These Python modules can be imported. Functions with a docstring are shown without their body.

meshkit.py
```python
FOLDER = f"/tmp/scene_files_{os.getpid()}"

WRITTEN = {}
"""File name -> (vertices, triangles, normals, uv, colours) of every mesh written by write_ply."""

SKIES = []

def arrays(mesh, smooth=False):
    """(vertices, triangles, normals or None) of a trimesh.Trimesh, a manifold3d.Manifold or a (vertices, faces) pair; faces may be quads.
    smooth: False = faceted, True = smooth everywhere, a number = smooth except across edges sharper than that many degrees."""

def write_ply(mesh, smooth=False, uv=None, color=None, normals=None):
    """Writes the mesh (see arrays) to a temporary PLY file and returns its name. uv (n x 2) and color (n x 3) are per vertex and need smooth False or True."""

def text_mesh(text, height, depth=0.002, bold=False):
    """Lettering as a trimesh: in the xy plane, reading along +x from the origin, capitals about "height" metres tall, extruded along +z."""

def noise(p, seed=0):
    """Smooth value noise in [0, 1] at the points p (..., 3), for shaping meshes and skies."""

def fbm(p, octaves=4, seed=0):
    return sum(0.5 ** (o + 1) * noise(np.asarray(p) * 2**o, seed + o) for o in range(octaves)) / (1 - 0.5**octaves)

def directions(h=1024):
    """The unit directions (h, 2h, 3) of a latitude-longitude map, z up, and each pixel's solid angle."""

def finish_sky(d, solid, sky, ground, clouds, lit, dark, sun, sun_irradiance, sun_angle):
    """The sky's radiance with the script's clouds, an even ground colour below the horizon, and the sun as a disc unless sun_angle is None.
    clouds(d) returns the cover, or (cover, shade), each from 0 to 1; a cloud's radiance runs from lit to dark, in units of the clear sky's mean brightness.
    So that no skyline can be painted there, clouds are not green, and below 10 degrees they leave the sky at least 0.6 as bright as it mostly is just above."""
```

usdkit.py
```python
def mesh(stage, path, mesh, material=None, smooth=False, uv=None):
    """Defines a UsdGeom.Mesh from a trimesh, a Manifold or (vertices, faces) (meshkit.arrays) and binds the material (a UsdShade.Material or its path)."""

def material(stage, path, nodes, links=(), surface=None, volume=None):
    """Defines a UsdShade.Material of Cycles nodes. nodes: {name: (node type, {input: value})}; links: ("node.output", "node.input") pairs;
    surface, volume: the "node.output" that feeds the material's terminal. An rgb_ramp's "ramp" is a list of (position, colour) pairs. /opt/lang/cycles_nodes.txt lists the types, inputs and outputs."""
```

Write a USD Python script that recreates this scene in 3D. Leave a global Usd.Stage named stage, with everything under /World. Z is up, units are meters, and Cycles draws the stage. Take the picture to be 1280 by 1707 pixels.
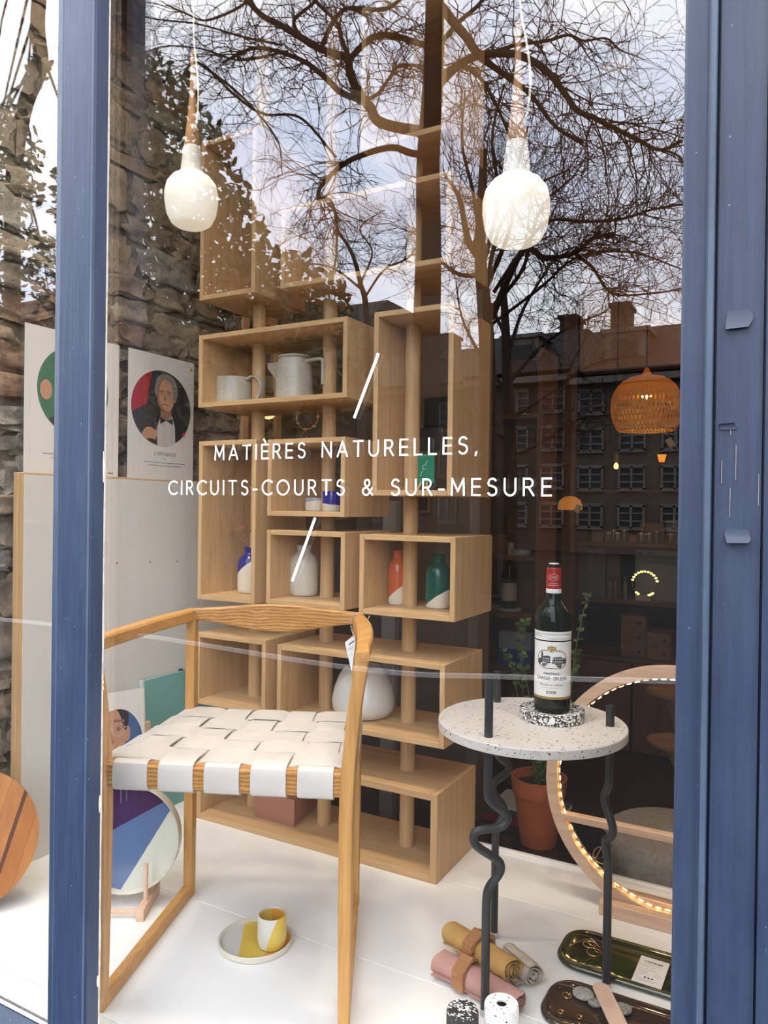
import math, random
import numpy as np, trimesh, usdkit, meshkit
from pxr import Usd, UsdGeom, UsdLux, UsdShade, Gf, Sdf
from shapely.geometry import LineString, Polygon, Point
from shapely.ops import unary_union
from shapely import affinity

stage = Usd.Stage.CreateInMemory()
UsdGeom.SetStageUpAxis(stage, UsdGeom.Tokens.z)
UsdGeom.SetStageMetersPerUnit(stage, 1.0)
UsdGeom.Xform.Define(stage, '/World')
rng = np.random.default_rng(7)
PI = math.pi

# ------------------------------------------------------------------ camera, sky, exposure
# world: shop window glass lies in y = 0, shop towards +y, street towards -y, z up, street level z = 0
IMW, IMH, FPX = 1280, 1707, 1250.0
YAW, PITCH, ROLL = math.radians(28.95), math.radians(-0.3), math.radians(0.757)
CAM = np.array([0, -0.853, 1.5])
FWD = np.array([-math.sin(YAW) * math.cos(PITCH), math.cos(YAW) * math.cos(PITCH), math.sin(PITCH)])
R0 = np.array([math.cos(YAW), math.sin(YAW), 0.0]); U0 = np.cross(R0, FWD)
RGT = R0 * math.cos(ROLL) + U0 * math.sin(ROLL); UPV = np.cross(RGT, FWD)
cam = UsdGeom.Camera.Define(stage, '/World/camera')
cam.CreateHorizontalApertureAttr(36.0); cam.CreateFocalLengthAttr(36.0 * FPX / IMW)
cam.CreateVerticalApertureAttr(36.0 * IMH / IMW); cam.CreateClippingRangeAttr(Gf.Vec2f(0.05, 2000))
EXPOSURE = -0.72
cam.CreateExposureAttr(EXPOSURE)
_m = np.eye(4); _m[0, :3] = RGT; _m[1, :3] = UPV; _m[2, :3] = -FWD; _m[3, :3] = CAM
UsdGeom.Xformable(cam).AddTransformOp().Set(Gf.Matrix4d(_m.tolist()))
SKY = 9.0
LAMP = 1.0
FILL_SPOT = 185.0

def _sky():
    d = UsdLux.DomeLight.Define(stage, '/World/sky'); d.CreateIntensityAttr(1.0)
    m = usdkit.material(stage, '/World/Looks/overcast_sky', {
        'c': ('texture_coordinate', {}),
        'mp': ('mapping', {'scale': (1.6, 1.6, 4.2), 'location': (1.3, 0.1, 0.6)}),
        'n': ('noise_texture', {'scale': 1.5, 'detail': 9.0, 'roughness': 0.58, 'distortion': 0.3}),
        'r': ('rgb_ramp', {'ramp': [(0.34, (0.55, 0.625, 0.80)), (0.50, (0.71, 0.755, 0.87)), (0.66, (0.90, 0.90, 0.91))]}),
        's': ('separate_xyz', {}), 'k': ('math', {'math_type': 'multiply_add', 'value2': 0.45 * SKY, 'value3': 0.95 * SKY}), 'ke': ('math', {'math_type': 'maximum', 'value2': 0.95 * SKY}),   # an overcast sky brightens evenly towards the zenith
        'b': ('background_shader', {})},
        [('c.generated', 'mp.vector'), ('c.generated', 's.vector'), ('s.z', 'k.value1'), ('k.value', 'ke.value1'), ('ke.value', 'b.strength'), ('mp.vector', 'n.vector'), ('n.fac', 'r.fac'), ('r.color', 'b.color')], surface='b.background')
    UsdShade.MaterialBindingAPI.Apply(d.GetPrim()).Bind(m)
_sky()

# ------------------------------------------------------------------ helpers: pixels of the survey to points
def ray(x, y): return FWD + RGT * (x - 640) / FPX - UPV * (y - 853.5) / FPX
def ony(x, y, Y): v = ray(x, y); return CAM + v * ((Y - CAM[1]) / v[1])
def onz(x, y, Z): v = ray(x, y); return CAM + v * ((Z - CAM[2]) / v[2])
def onx(x, y, X): v = ray(x, y); return CAM + v * ((X - CAM[0]) / v[0])
def refl(x, y, Y):                       # the real place of a thing seen mirrored in the glass, Y metres out on the street
    p = ony(x, y, Y); return np.array([p[0], -p[1], p[2]])

# ------------------------------------------------------------------ helpers: prims
_names = {}
class T:
    def __init__(s, path, loc): s.path, s.loc = path, np.asarray(loc, float)
    @property
    def prim(s): return stage.GetPrimAtPath(s.path)
def _new(parent, name):
    k = (parent, name); n = _names.get(k, 0); _names[k] = n + 1
    return f'{parent}/{name}' + (f'_{n:03d}' if n else '')
def tag(t, label=None, cat=None, group=None, kind=None):
    for k, v in (('label', label), ('category', cat), ('group', group), ('kind', kind)):
        if v: t.prim.SetCustomDataByKey(k, v)
    return t
def thing(name, label, cat, loc=(0, 0, 0), group=None):
    p = _new('/World', name); x = UsdGeom.Xform.Define(stage, p); x.AddTranslateOp().Set(Gf.Vec3d(*map(float, loc)))
    return tag(T(p, loc), label, cat, group)
def holder(name, parent, label=None):    # a part that is made of sub-parts
    p = _new(parent.path, name); UsdGeom.Xform.Define(stage, p)
    return tag(T(p, parent.loc), label)
def obj(name, mesh, m, parent=None, label=None, smooth=32, kind=None, cat=None, group=None):
    base, loc = (parent.path, parent.loc) if parent else ('/World', np.zeros(3))
    p = _new(base, name)
    if isinstance(mesh, tuple): v, f = np.asarray(mesh[0], float), np.asarray(mesh[1])
    else: v, f = np.asarray(mesh.vertices, float), np.asarray(mesh.faces)
    usdkit.mesh(stage, p, (v - loc, f), m, smooth=smooth)
    return tag(T(p, loc), label, cat, group, kind)
def struct(name, mesh, m, **k): return obj(name, mesh, m, kind='structure', **k)

# ------------------------------------------------------------------ helpers: shapes
cat = trimesh.util.concatenate
def box(x0, x1, y0, y1, z0, z1, b=0.0):
    if b <= 0:
        m = trimesh.creation.box([x1 - x0, y1 - y0, z1 - z0]); m.apply_translation([(x0 + x1) / 2, (y0 + y1) / 2, (z0 + z1) / 2]); return m
    P = []
    for sx in (0, 1):
        for sy in (0, 1):
            for sz in (0, 1):
                c = np.array([(x0, x1)[sx], (y0, y1)[sy], (z0, z1)[sz]], float); s = np.array([1 - 2 * sx, 1 - 2 * sy, 1 - 2 * sz]) * b
                for k in range(3):
                    q = c + s; q[k] = c[k]; P.append(q)
    return trimesh.convex.convex_hull(np.array(P))
def loft(loops, close=True):
    L = np.array(loops, float); n, k = L.shape[:2]
    v = L.reshape(-1, 3); f = []
    i, j = np.meshgrid(np.arange(n - 1), np.arange(k), indexing='ij'); i, j = i.ravel(), j.ravel(); j2 = (j + 1) % k
    a, b, c, d = i * k + j, i * k + j2, (i + 1) * k + j2, (i + 1) * k + j
    f = np.vstack([np.stack([a, b, c], 1), np.stack([a, c, d], 1)])
    if close:
        v = np.vstack([v, L[0].mean(0), L[-1].mean(0)]); q = np.arange(k); q2 = (q + 1) % k
        f = np.vstack([f, np.stack([np.full(k, n * k), q2, q], 1), np.stack([np.full(k, n * k + 1), (n - 1) * k + q, (n - 1) * k + q2], 1)])
    m = trimesh.Trimesh(v, f, process=False)
    if close and m.volume < 0: m.invert()
    return m
def rect(c, a, b, ch=0.2):               # chamfered rectangle round c, half vectors a and b
    c, a, b = (np.asarray(q, float) for q in (c, a, b)); la, lb = np.linalg.norm(a), np.linalg.norm(b); s = ch * min(la, lb); ka, kb = 1 - s / la, 1 - s / lb
    return [c + a + b * kb, c + a * ka + b, c - a * ka + b, c - a + b * kb, c - a - b * kb, c - a * ka - b, c + a * ka - b, c + a - b * kb]
def lathe(prof, c=(0, 0, 0), n=40, axis=None):
    th = np.arange(n) * 2 * PI / n; L = [[(r * math.cos(t), r * math.sin(t), z) for t in th] for r, z in prof]
    m = loft([[(max(r, 1e-5) * math.cos(t), max(r, 1e-5) * math.sin(t), z) for t in th] for r, z in prof])
    if axis is not None: m.apply_transform(trimesh.geometry.align_vectors([0, 0, 1], axis))
    m.apply_translation(c); return m
def smoothpath(P, n):                    # Catmull-Rom through P
    P = np.asarray(P, float); Q = np.vstack([2 * P[0] - P[1], P, 2 * P[-1] - P[-2]]); out = []
    for t in np.linspace(0, len(P) - 1, n):
        i = min(int(t), len(P) - 2); u = t - i; a, b, c, d = Q[i:i + 4]
        out.append(0.5 * (2 * b + (c - a) * u + (2 * a - 5 * b + 4 * c - d) * u * u + (3 * b - 3 * c + d - a) * u ** 3))
    return np.array(out)
def tube(P, r, n=10, cap=True):
    P = np.asarray(P, float); r = np.broadcast_to(r, len(P)); t = np.gradient(P, axis=0); t /= np.maximum(np.linalg.norm(t, axis=1, keepdims=True), 1e-9)
    u = np.cross(t[0], [0, 0, 1.0]); u = u if np.linalg.norm(u) > 1e-3 else np.cross(t[0], [1.0, 0, 0]); L = []; th = np.arange(n) * 2 * PI / n
    for p, q, k in zip(P, t, r):
        u = u - q * (u @ q); u /= np.linalg.norm(u); w = np.cross(q, u)
        L.append(p + k * (np.cos(th)[:, None] * u + np.sin(th)[:, None] * w))
    return loft(L, cap)
def prism(poly, d):                      # polygon in xy, extruded from z = 0 to d
    g = getattr(poly, 'geoms', [poly]); return cat([trimesh.creation.extrude_polygon(q, d, engine='earcut') for q in g if q.area > 1e-12])
def put(m, o, ex, ey, ez=None):          # xyz of m to o + x ex + y ey + z ez
    ex, ey = np.asarray(ex, float), np.asarray(ey, float); ez = np.cross(ex, ey) if ez is None else np.asarray(ez, float)
    v = np.asarray(m.vertices); m = trimesh.Trimesh(np.asarray(o) + v[:, :1] * ex + v[:, 1:2] * ey + v[:, 2:3] * ez, m.faces, process=False)
    if np.dot(np.cross(ex, ey), ez) < 0: m.invert()
    return m
def wallplate(poly, d, o, ex=(1, 0, 0), ey=(0, 0, 1), ez=(0, -1, 0)): return put(prism(poly, d), o, ex, ey, ez)
def circ(x, y, r, n=24): return Point(x, y).buffer(r, n)
def ell(x, y, a, b, n=24): return affinity.scale(Point(x, y).buffer(1, n), a, b)
def rrect(x0, x1, y0, y1, r): return Polygon([(x0 + r, y0 + r), (x1 - r, y0 + r), (x1 - r, y1 - r), (x0 + r, y1 - r)]).buffer(r, 8)
def line(P, w, cap='round'): return LineString(P).buffer(w / 2, 6, cap_style=cap)
def blob(c, s, seed, amt=0.3, sub=1, freq=2.0):
    m = trimesh.creation.icosphere(subdivisions=sub); v = np.array(m.vertices); q = np.sign(v) * np.abs(v) ** 0.55
    q *= (1 + amt * (meshkit.noise(v * freq + seed * 3.17 + 50, seed) - 0.5))[:, None]
    return trimesh.Trimesh(q * np.asarray(s) + np.asarray(c), m.faces, process=False)

# ------------------------------------------------------------------ helpers: materials
MATS = {}
def mat(name, col, rough=0.5, metal=0.0, var=None, bump=None, trans=0.0, emit=None, coat=0.0, sub=0.0, spec=0.5):
    if name in MATS: return MATS[name]
    N = {'p': ('principled_bsdf', {'base_color': col, 'roughness': rough, 'metallic': metal, 'transmission_weight': trans, 'coat_weight': coat, 'specular_ior_level': spec, 'subsurface_weight': sub})}
    L = []
    if emit: N['p'][1].update(emission_color=emit[0], emission_strength=emit[1])
    if var:                              # (scale, colour 2, low, high[, stretch])
        sc, c2, lo, hi = var[:4]
        N['g'] = ('geometry', {}); N['m'] = ('mapping', {'scale': var[4] if len(var) > 4 else (1, 1, 1)})
        N['n'] = ('noise_texture', {'scale': sc, 'detail': 5.0, 'roughness': 0.6}); N['r'] = ('rgb_ramp', {'ramp': [(lo, col), (hi, c2)]})
        L += [('g.position', 'm.vector'), ('m.vector', 'n.vector'), ('n.fac', 'r.fac'), ('r.color', 'p.base_color')]
    if bump:                             # (scale, strength, distance)
        N['g2'] = ('geometry', {}); N['nb'] = ('noise_texture', {'scale': bump[0], 'detail': 4.0}); N['b'] = ('bump', {'strength': bump[1], 'distance': bump[2]})
        L += [('g2.position', 'nb.vector'), ('nb.fac', 'b.height'), ('b.normal', 'p.normal')]
    MATS[name] = usdkit.material(stage, '/World/Looks/' + name, N, L, surface='p.BSDF'); return MATS[name]
def wood(name, light, dark, axis, grain=55.0, rough=0.5, rings=0.0, rot=(0, 0, 0)):
    """wood with its fibre along the axis x, y or z; rings: strength of the wavy growth rings"""
    if name in MATS: return MATS[name]
    st = [1.0, 1.0, 1.0]; st['xyz'.index(axis)] = 0.06
    mid = tuple((a + b) / 2 for a, b in zip(light, dark))
    N = {'g': ('geometry', {}), 'm': ('mapping', {'scale': tuple(st), 'rotation': rot}), 'n': ('noise_texture', {'scale': grain, 'detail': 6.0, 'roughness': 0.62, 'distortion': 0.6}),
         'r': ('rgb_ramp', {'ramp': [(0.3, dark), (0.52, mid), (0.7, light)]}),
         'n2': ('noise_texture', {'scale': grain * 5, 'detail': 3.0}), 'r2': ('rgb_ramp', {'ramp': [(0.25, (0.82, 0.8, 0.78)), (0.6, (1, 1, 1))]}),
         'x': ('mix_color', {'blend_type': 'multiply', 'fac': 0.7}), 'p': ('principled_bsdf', {'roughness': rough, 'specular_ior_level': 0.35}),
         'b': ('bump', {'strength': 0.15, 'distance': 0.001})}
    L = [('g.position', 'm.vector'), ('m.vector', 'n.vector'), ('m.vector', 'n2.vector'), ('n.fac', 'r.fac'), ('n2.fac', 'r2.fac'), ('r.color', 'x.a'), ('r2.color', 'x.b'), ('n2.fac', 'b.height'), ('b.normal', 'p.normal')]
    if rings:
        st2 = [1.0, 1.0, 1.0]; st2['xyz'.index(axis)] = 0.13
        N.update({'mw': ('mapping', {'scale': tuple(st2)}), 'w': ('wave_texture', {'wave_type': 'bands', 'bands_direction': 'z', 'scale': 42.0, 'distortion': 4.5, 'detail': 2.0, 'detail_scale': 1.2}),
                  'rw': ('rgb_ramp', {'ramp': [(0.0, (1, 1, 1)), (0.55, (0.93, 0.9, 0.85)), (0.95, (1 - rings, 1 - 1.2 * rings, 1 - 1.4 * rings))]}), 'x2': ('mix_color', {'blend_type': 'multiply', 'fac': 1.0})})
        L += [('g.position', 'mw.vector'), ('mw.vector', 'w.vector'), ('w.fac', 'rw.fac'), ('x.result', 'x2.a'), ('rw.color', 'x2.b'), ('x2.result', 'p.base_color')]
    else: L += [('x.result', 'p.base_color')]
    MATS[name] = usdkit.material(stage, '/World/Looks/' + name, N, L, surface='p.BSDF'); return MATS[name]
def terrazzo(name, ground, chips, scale, thresh, size, rough=0.45):
    """chips: colours of the stone splinters; thresh: share without a splinter"""
    N = {'g': ('geometry', {}), 'p': ('principled_bsdf', {'roughness': rough})}; L = []; last = None
    N['c0'] = ('color', {'value': ground}); last = 'c0.color'
    for i, (col, k) in enumerate(chips):
        N.update({f'm{i}': ('mapping', {'rotation': (0.4 * i, 0.3, 0.9 * i), 'scale': (1, 1.7, 1.3), 'location': (3.1 * i, 1.7, 0.4)}), f'v{i}': ('voronoi_texture', {'scale': scale * k, 'randomness': 1.0, 'feature': 'f1'}), f's{i}': ('separate_color', {}),
                  f'a{i}': ('math', {'math_type': 'greater_than', 'value2': thresh}), f'd{i}': ('math', {'math_type': 'less_than', 'value2': size}), f'u{i}': ('math', {'math_type': 'multiply'}), f'x{i}': ('mix_color', {'blend_type': 'mix', 'b': col})})
        L += [('g.position', f'm{i}.vector'), (f'm{i}.vector', f'v{i}.vector'), (f'v{i}.color', f's{i}.color'), (f's{i}.r', f'a{i}.value1'), (f'v{i}.distance', f'd{i}.value1'), (f'a{i}.value', f'u{i}.value1'), (f'd{i}.value', f'u{i}.value2'), (f'u{i}.value', f'x{i}.fac'), (last, f'x{i}.a')]
        last = f'x{i}.result'
    L.append((last, 'p.base_color'))
    MATS[name] = usdkit.material(stage, '/World/Looks/' + name, N, L, surface='p.BSDF'); return MATS[name]
def pane_mat(name, f0, tint=(0.98, 0.985, 0.98)):
    N = {'l': ('layer_weight', {'blend': 0.5}), 'p5': ('math', {'math_type': 'power', 'value2': 5.0}), 'ma': ('math', {'math_type': 'multiply_add', 'value2': 1 - f0, 'value3': f0}),
         't': ('transparent_bsdf', {'color': tint}), 'gl': ('glossy_bsdf', {'color': (1, 1, 1), 'roughness': 0.0}), 'x': ('mix_closure', {})}
    MATS[name] = usdkit.material(stage, '/World/Looks/' + name, N, [('l.facing', 'p5.value1'), ('p5.value', 'ma.value1'), ('ma.value', 'x.fac'), ('t.BSDF', 'x.closure1'), ('gl.BSDF', 'x.closure2')], surface='x.closure'); return MATS[name]

def painted(name, col, light, wear=0.62):
    """old oil paint: brush streaks up and down, pale specks and worn patches"""
    N = {'g': ('geometry', {}), 'm': ('mapping', {'scale': (1, 1, 0.05)}), 'n': ('noise_texture', {'scale': 130.0, 'detail': 5.0, 'roughness': 0.65}), 'r': ('rgb_ramp', {'ramp': [(0.35, tuple(0.8 * c for c in col)), (0.68, tuple(1.25 * c for c in col))]}),
         'm2': ('mapping', {'scale': (1, 1, 0.35)}), 'n2': ('noise_texture', {'scale': 16.0, 'detail': 6.0, 'roughness': 0.7}), 'r2': ('rgb_ramp', {'ramp': [(wear - 0.12, (0, 0, 0)), (wear + 0.12, (0.55, 0.55, 0.55))]}), 'x': ('mix_color', {'b': light}),
         'v': ('voronoi_texture', {'scale': 95.0}), 'vs': ('separate_color', {}), 'a': ('math', {'math_type': 'greater_than', 'value2': 0.9}), 'd': ('math', {'math_type': 'less_than', 'value2': 0.11}), 'u': ('math', {'math_type': 'multiply'}), 'x2': ('mix_color', {'b': tuple(min(1, 2.6 * c) for c in light)}),
         'b': ('bump', {'strength': 0.35, 'distance': 0.0012}), 'p': ('principled_bsdf', {'roughness': 0.42, 'specular_ior_level': 0.4})}
    L = [('g.position', 'm.vector'), ('m.vector', 'n.vector'), ('n.fac', 'r.fac'), ('g.position', 'm2.vector'), ('m2.vector', 'n2.vector'), ('n2.fac', 'r2.fac'), ('r2.color', 'x.fac'), ('r.color', 'x.a'),
         ('g.position', 'v.vector'), ('v.color', 'vs.color'), ('vs.r', 'a.value1'), ('v.distance', 'd.value1'), ('a.value', 'u.value1'), ('d.value', 'u.value2'), ('u.value', 'x2.fac'), ('x.result', 'x2.a'), ('x2.result', 'p.base_color'), ('n.fac', 'b.height'), ('b.normal', 'p.normal')]
    MATS[name] = usdkit.material(stage, '/World/Looks/' + name, N, L, surface='p.BSDF'); return MATS[name]

BLUE = painted('blue_paint', (0.0115, 0.0200, 0.040), (0.030, 0.044, 0.070))
BLUE_GREY = painted('weathered_blue_paint', (0.0135, 0.0210, 0.041), (0.027, 0.039, 0.061), 0.56)
CREAM = mat('cream_putty', (0.62, 0.55, 0.45), 0.6, var=(60, (0.42, 0.34, 0.25), 0.45, 0.75))
WHITE = mat('white_paint', (0.84, 0.825, 0.79), 0.45, var=(3, (0.74, 0.73, 0.70), 0.4, 0.7), bump=(40, 0.05, 0.001))
VINYL = mat('white_vinyl', (0.86, 0.9, 0.89), 0.5)
BLACK = mat('black_metal', (0.012, 0.012, 0.013), 0.42)
OAK_L, OAK_D = (0.62, 0.405, 0.205), (0.49, 0.30, 0.14)
OAK_X, OAK_Z, OAK_Y = (wood('oak_' + a, OAK_L, OAK_D, a) for a in 'xzy')
ASH_L, ASH_D = (0.58, 0.315, 0.105), (0.43, 0.205, 0.055)
ASH_X, ASH_Z, ASH_Y = wood('ash_x', ASH_L, ASH_D, 'x', 40, 0.42, 0.42), wood('ash_z', ASH_L, ASH_D, 'z', 50, 0.42), wood('ash_y', ASH_L, ASH_D, 'y', 50, 0.42)
PINKWOOD = wood('pale_beech', (0.72, 0.50, 0.36), (0.60, 0.39, 0.26), 'x', 40)
WALNUT = wood('brown_wood', (0.20, 0.095, 0.042), (0.12, 0.055, 0.024), 'z', 30)
INK = mat('printed_black', (0.012, 0.012, 0.014), 0.6)
PAPER = mat('poster_paper', (0.66, 0.62, 0.56), 0.5)
GLASS = pane_mat('window_glass', 0.094)

# ------------------------------------------------------------------ lettering
def arc(cx, cy, rx, ry, a0, a1, n=14): return [(cx + rx * math.cos(math.radians(a)), cy + ry * math.sin(math.radians(a))) for a in np.linspace(a0, a1, n)]
GLYPH = {
    'M': (0.86, [[(0.02, 0), (0.05, 1), (0.43, 0.25), (0.81, 1), (0.84, 0)]]), 'A': (0.78, [[(0, 0), (0.39, 1), (0.78, 0)], [(0.13, 0.31), (0.65, 0.31)]]),
    'T': (0.68, [[(0, 1), (0.68, 1)], [(0.34, 1), (0.34, 0)]]), 'I': (0.02, [[(0.01, 0), (0.01, 1)]]),
    'E': (0.52, [[(0.52, 1), (0, 1), (0, 0), (0.52, 0)], [(0, 0.52), (0.48, 0.52)]]), 'È': (0.52, [[(0.52, 1), (0, 1), (0, 0), (0.52, 0)], [(0, 0.52), (0.48, 0.52)], [(0.17, 1.38), (0.3, 1.17)]]),
    'R': (0.6, [[(0, 0), (0, 1)] + arc(0.27, 0.74, 0.27, 0.26, 90, -90) + [(0, 0.48)], [(0.28, 0.48), (0.6, 0)]]),
    'S': (0.56, [arc(0.29, 0.745, 0.25, 0.265, 35, 210, 16) + arc(0.28, 0.26, 0.28, 0.27, 70, -150, 18)]),
    'N': (0.72, [[(0, 0), (0, 1), (0.72, 0), (0.72, 1)]]), 'U': (0.68, [[(0, 1)] + [(0, 0.34)] + arc(0.34, 0.33, 0.34, 0.34, 180, 360) + [(0.68, 1)]]),
    'L': (0.5, [[(0, 1), (0, 0), (0.5, 0)]]), ',': (0.14, [[(0.1, 0.06), (0.04, -0.14)]]), 'C': (0.8, [arc(0.5, 0.5, 0.51, 0.51, 48, 312, 26)]),
    'O': (1.0, [arc(0.5, 0.5, 0.51, 0.51, 0, 360, 40)]), '-': (0.34, [[(0, 0.36), (0.34, 0.36)]]), ' ': (0.42, []),
    '&': (0.76, [[(0.76, 0.0), (0.2, 0.68)] + arc(0.36, 0.79, 0.19, 0.22, 205, -40, 14) + [(0.2, 0.44)] + arc(0.3, 0.24, 0.27, 0.25, 130, 300, 14) + [(0.6, 0.2), (0.72, 0.44)]]),
}
def strokes(text, h, width, w=0.125):
    nat = sum(GLYPH[c][0] for c in text) * h; gap = (width - nat) / (len(text) - 1); x = 0; G = []
    for c in text:
        a, S = GLYPH[c]; G.append([])
        for s in S: G[-1].append(affinity.translate(affinity.scale(LineString(s), h, h, origin=(0, 0)), x, 0).buffer(w * h / 2, 6, cap_style='square' if c in 'ETLIÈ' else 'round', join_style='mitre', mitre_limit=1.6))
        x += a * h + gap
    return [unary_union(k) for k in G if k]
def text(t, h, center=True, d=0.0003, bold=False):
    m = meshkit.text_mesh(t, h, d, bold)
    if center: m.apply_translation([-(m.bounds[0][0] + m.bounds[1][0]) / 2, 0, 0])
    return m
def squiggle(x0, x1, y, h, seed, w=0.0003):
    r = np.random.default_rng(seed); n = int((x1 - x0) / h * 2.2) + 2; return line([(x, y + r.uniform(-h, h) * 0.5) for x in np.linspace(x0, x1, n)], w)

# ================================================================== STRUCTURE: the shop front
PZ = 0.6                                 # top of the display platform
def extr(poly, z0, z1): m = prism(Polygon(poly), z1 - z0); m.apply_translation([0, 0, z0]); return m
mul = struct('trim_1', extr([(-1.085, 0.006), (-1.085, -0.012), (-1.068, -0.040), (-1.064, -0.044), (-1.047, -0.047), (-1.0455, -0.041), (-1.0435, -0.041), (-1.042, -0.051), (-0.973, -0.052), (-0.970, -0.0505), (-0.9685, -0.047), (-0.976, -0.018), (-0.9985, -0.016), (-0.9985, 0.0), (-1.004, 0.006)], 0.40, 2.80), BLUE, label='blue painted timber mullion between the two shop window panes')
obj('painted_shade_rebate', box(-0.9985, -0.992, -0.016, -0.009, 0.60, 2.80), mat('shade_brown', (0.05, 0.028, 0.018), 0.8), mul)  # shade of the recess put into the colour of a dark brown strip
zz = np.linspace(0.6, 2.8, 90); wob = (meshkit.noise(np.stack([zz * 14, zz * 0, zz * 0], 1), 3) - 0.5) * 0.0022
obj('putty_bead', loft([rect((-0.9945 + w * 0.5, -0.005, z), (0.0040 + abs(w), 0, 0), (0, 0.0045, 0), 0.5) for z, w in zip(zz, wob)]), CREAM, mul, label='flaking cream putty bead along the glass')
for z, w, h in ((1.02, 0.0016, 0.028), (1.56, 0.0012, 0.05), (0.735, 0.0022, 0.018)):
    obj('paint_flake', loft([rect((-0.9735, -0.0215, z + q * h), (0.0006, 0, 0), (0, w * (1 - abs(q) * 1.5), 0), 0.3) for q in (-0.5, -0.2, 0.1, 0.3, 0.5)]), CREAM, mul)
pil = struct('trim_2', extr([(-0.1105, 0.03), (-0.1105, -0.012), (-0.1075, -0.040), (-0.1045, -0.043), (-0.086, -0.044), (-0.083, -0.049), (-0.0785, -0.0515), (-0.0765, -0.050), (-0.0755, -0.036), (-0.0738, -0.036), (-0.0732, -0.0465), (-0.0320, -0.0475), (-0.0315, -0.039), (-0.0300, -0.039), (-0.0295, -0.052), (0.05, -0.054), (0.05, -0.09), (0.30, -0.09), (0.30, 0.03)], 0.0, 2.80), BLUE_GREY, label='weathered grey blue painted pilaster with peeling paint at the window edge')
FLAKE = mat('peeling_paint', (0.017, 0.025, 0.044), 0.5); CRACK = mat('bare_wood_crack', (0.20, 0.17, 0.14), 0.7)
for px, py, w, h, c in ((1231, 548, 0.024, 0.018, 0.0035), (1213, 706, 0.016, 0.006, 0.002), (1229, 905, 0.023, 0.013, 0.005)):
    p = ony(px, py, -0.0475); rows = []; s = 1 if py != 706 else -1
    for q in np.linspace(0, 1, 6):       # a tongue of paint that curls away from the wood at its free end
        rows.append(rect((p[0] + 0.0010 * math.sin(5 * q + px), -0.0478 - c * q ** 3, p[2] + s * h * (1 - q)), (w / 2 * (0.7 + 0.3 * math.sin(2.2 * q + 0.5)) , 0, 0.0007 * math.sin(9 * q)), (0, 0.00035, 0), 0.2))
    obj('paint_flake', loft(rows), FLAKE, pil)
for px, y0, y1 in ((1227, 742, 800), (1203, 768, 806), (1217, 813, 862), (1265, 790, 842), (1218, 715, 725)):
    a, b = ony(px, y0, -0.0475), ony(px - 1, y1, -0.0475); obj('paint_crack', box(a[0] - 0.0003, a[0] + 0.0003, -0.0479, -0.0470, b[2], a[2]), CRACK, pil)
PALE_BLUE = painted('pale_blue_arris', (0.030, 0.045, 0.068), (0.06, 0.08, 0.11), 0.5)  # paler blue for the strips along the mullion and pilaster ridges
obj('pale_arris', box(-0.9735, -0.9695, -0.0524, -0.0500, 0.40, 2.80, 0.001), PALE_BLUE, mul); obj('pale_arris', box(-1.0505, -1.0465, -0.0478, -0.0440, 0.40, 2.80, 0.001), PALE_BLUE, mul)
obj('pale_moulding', loft([rect((-0.0790, -0.0508, z), (0.0030, 0, 0), (0, 0.0016, 0), 0.6) for z in (0.0, 2.80)]), PALE_BLUE, pil)
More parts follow.
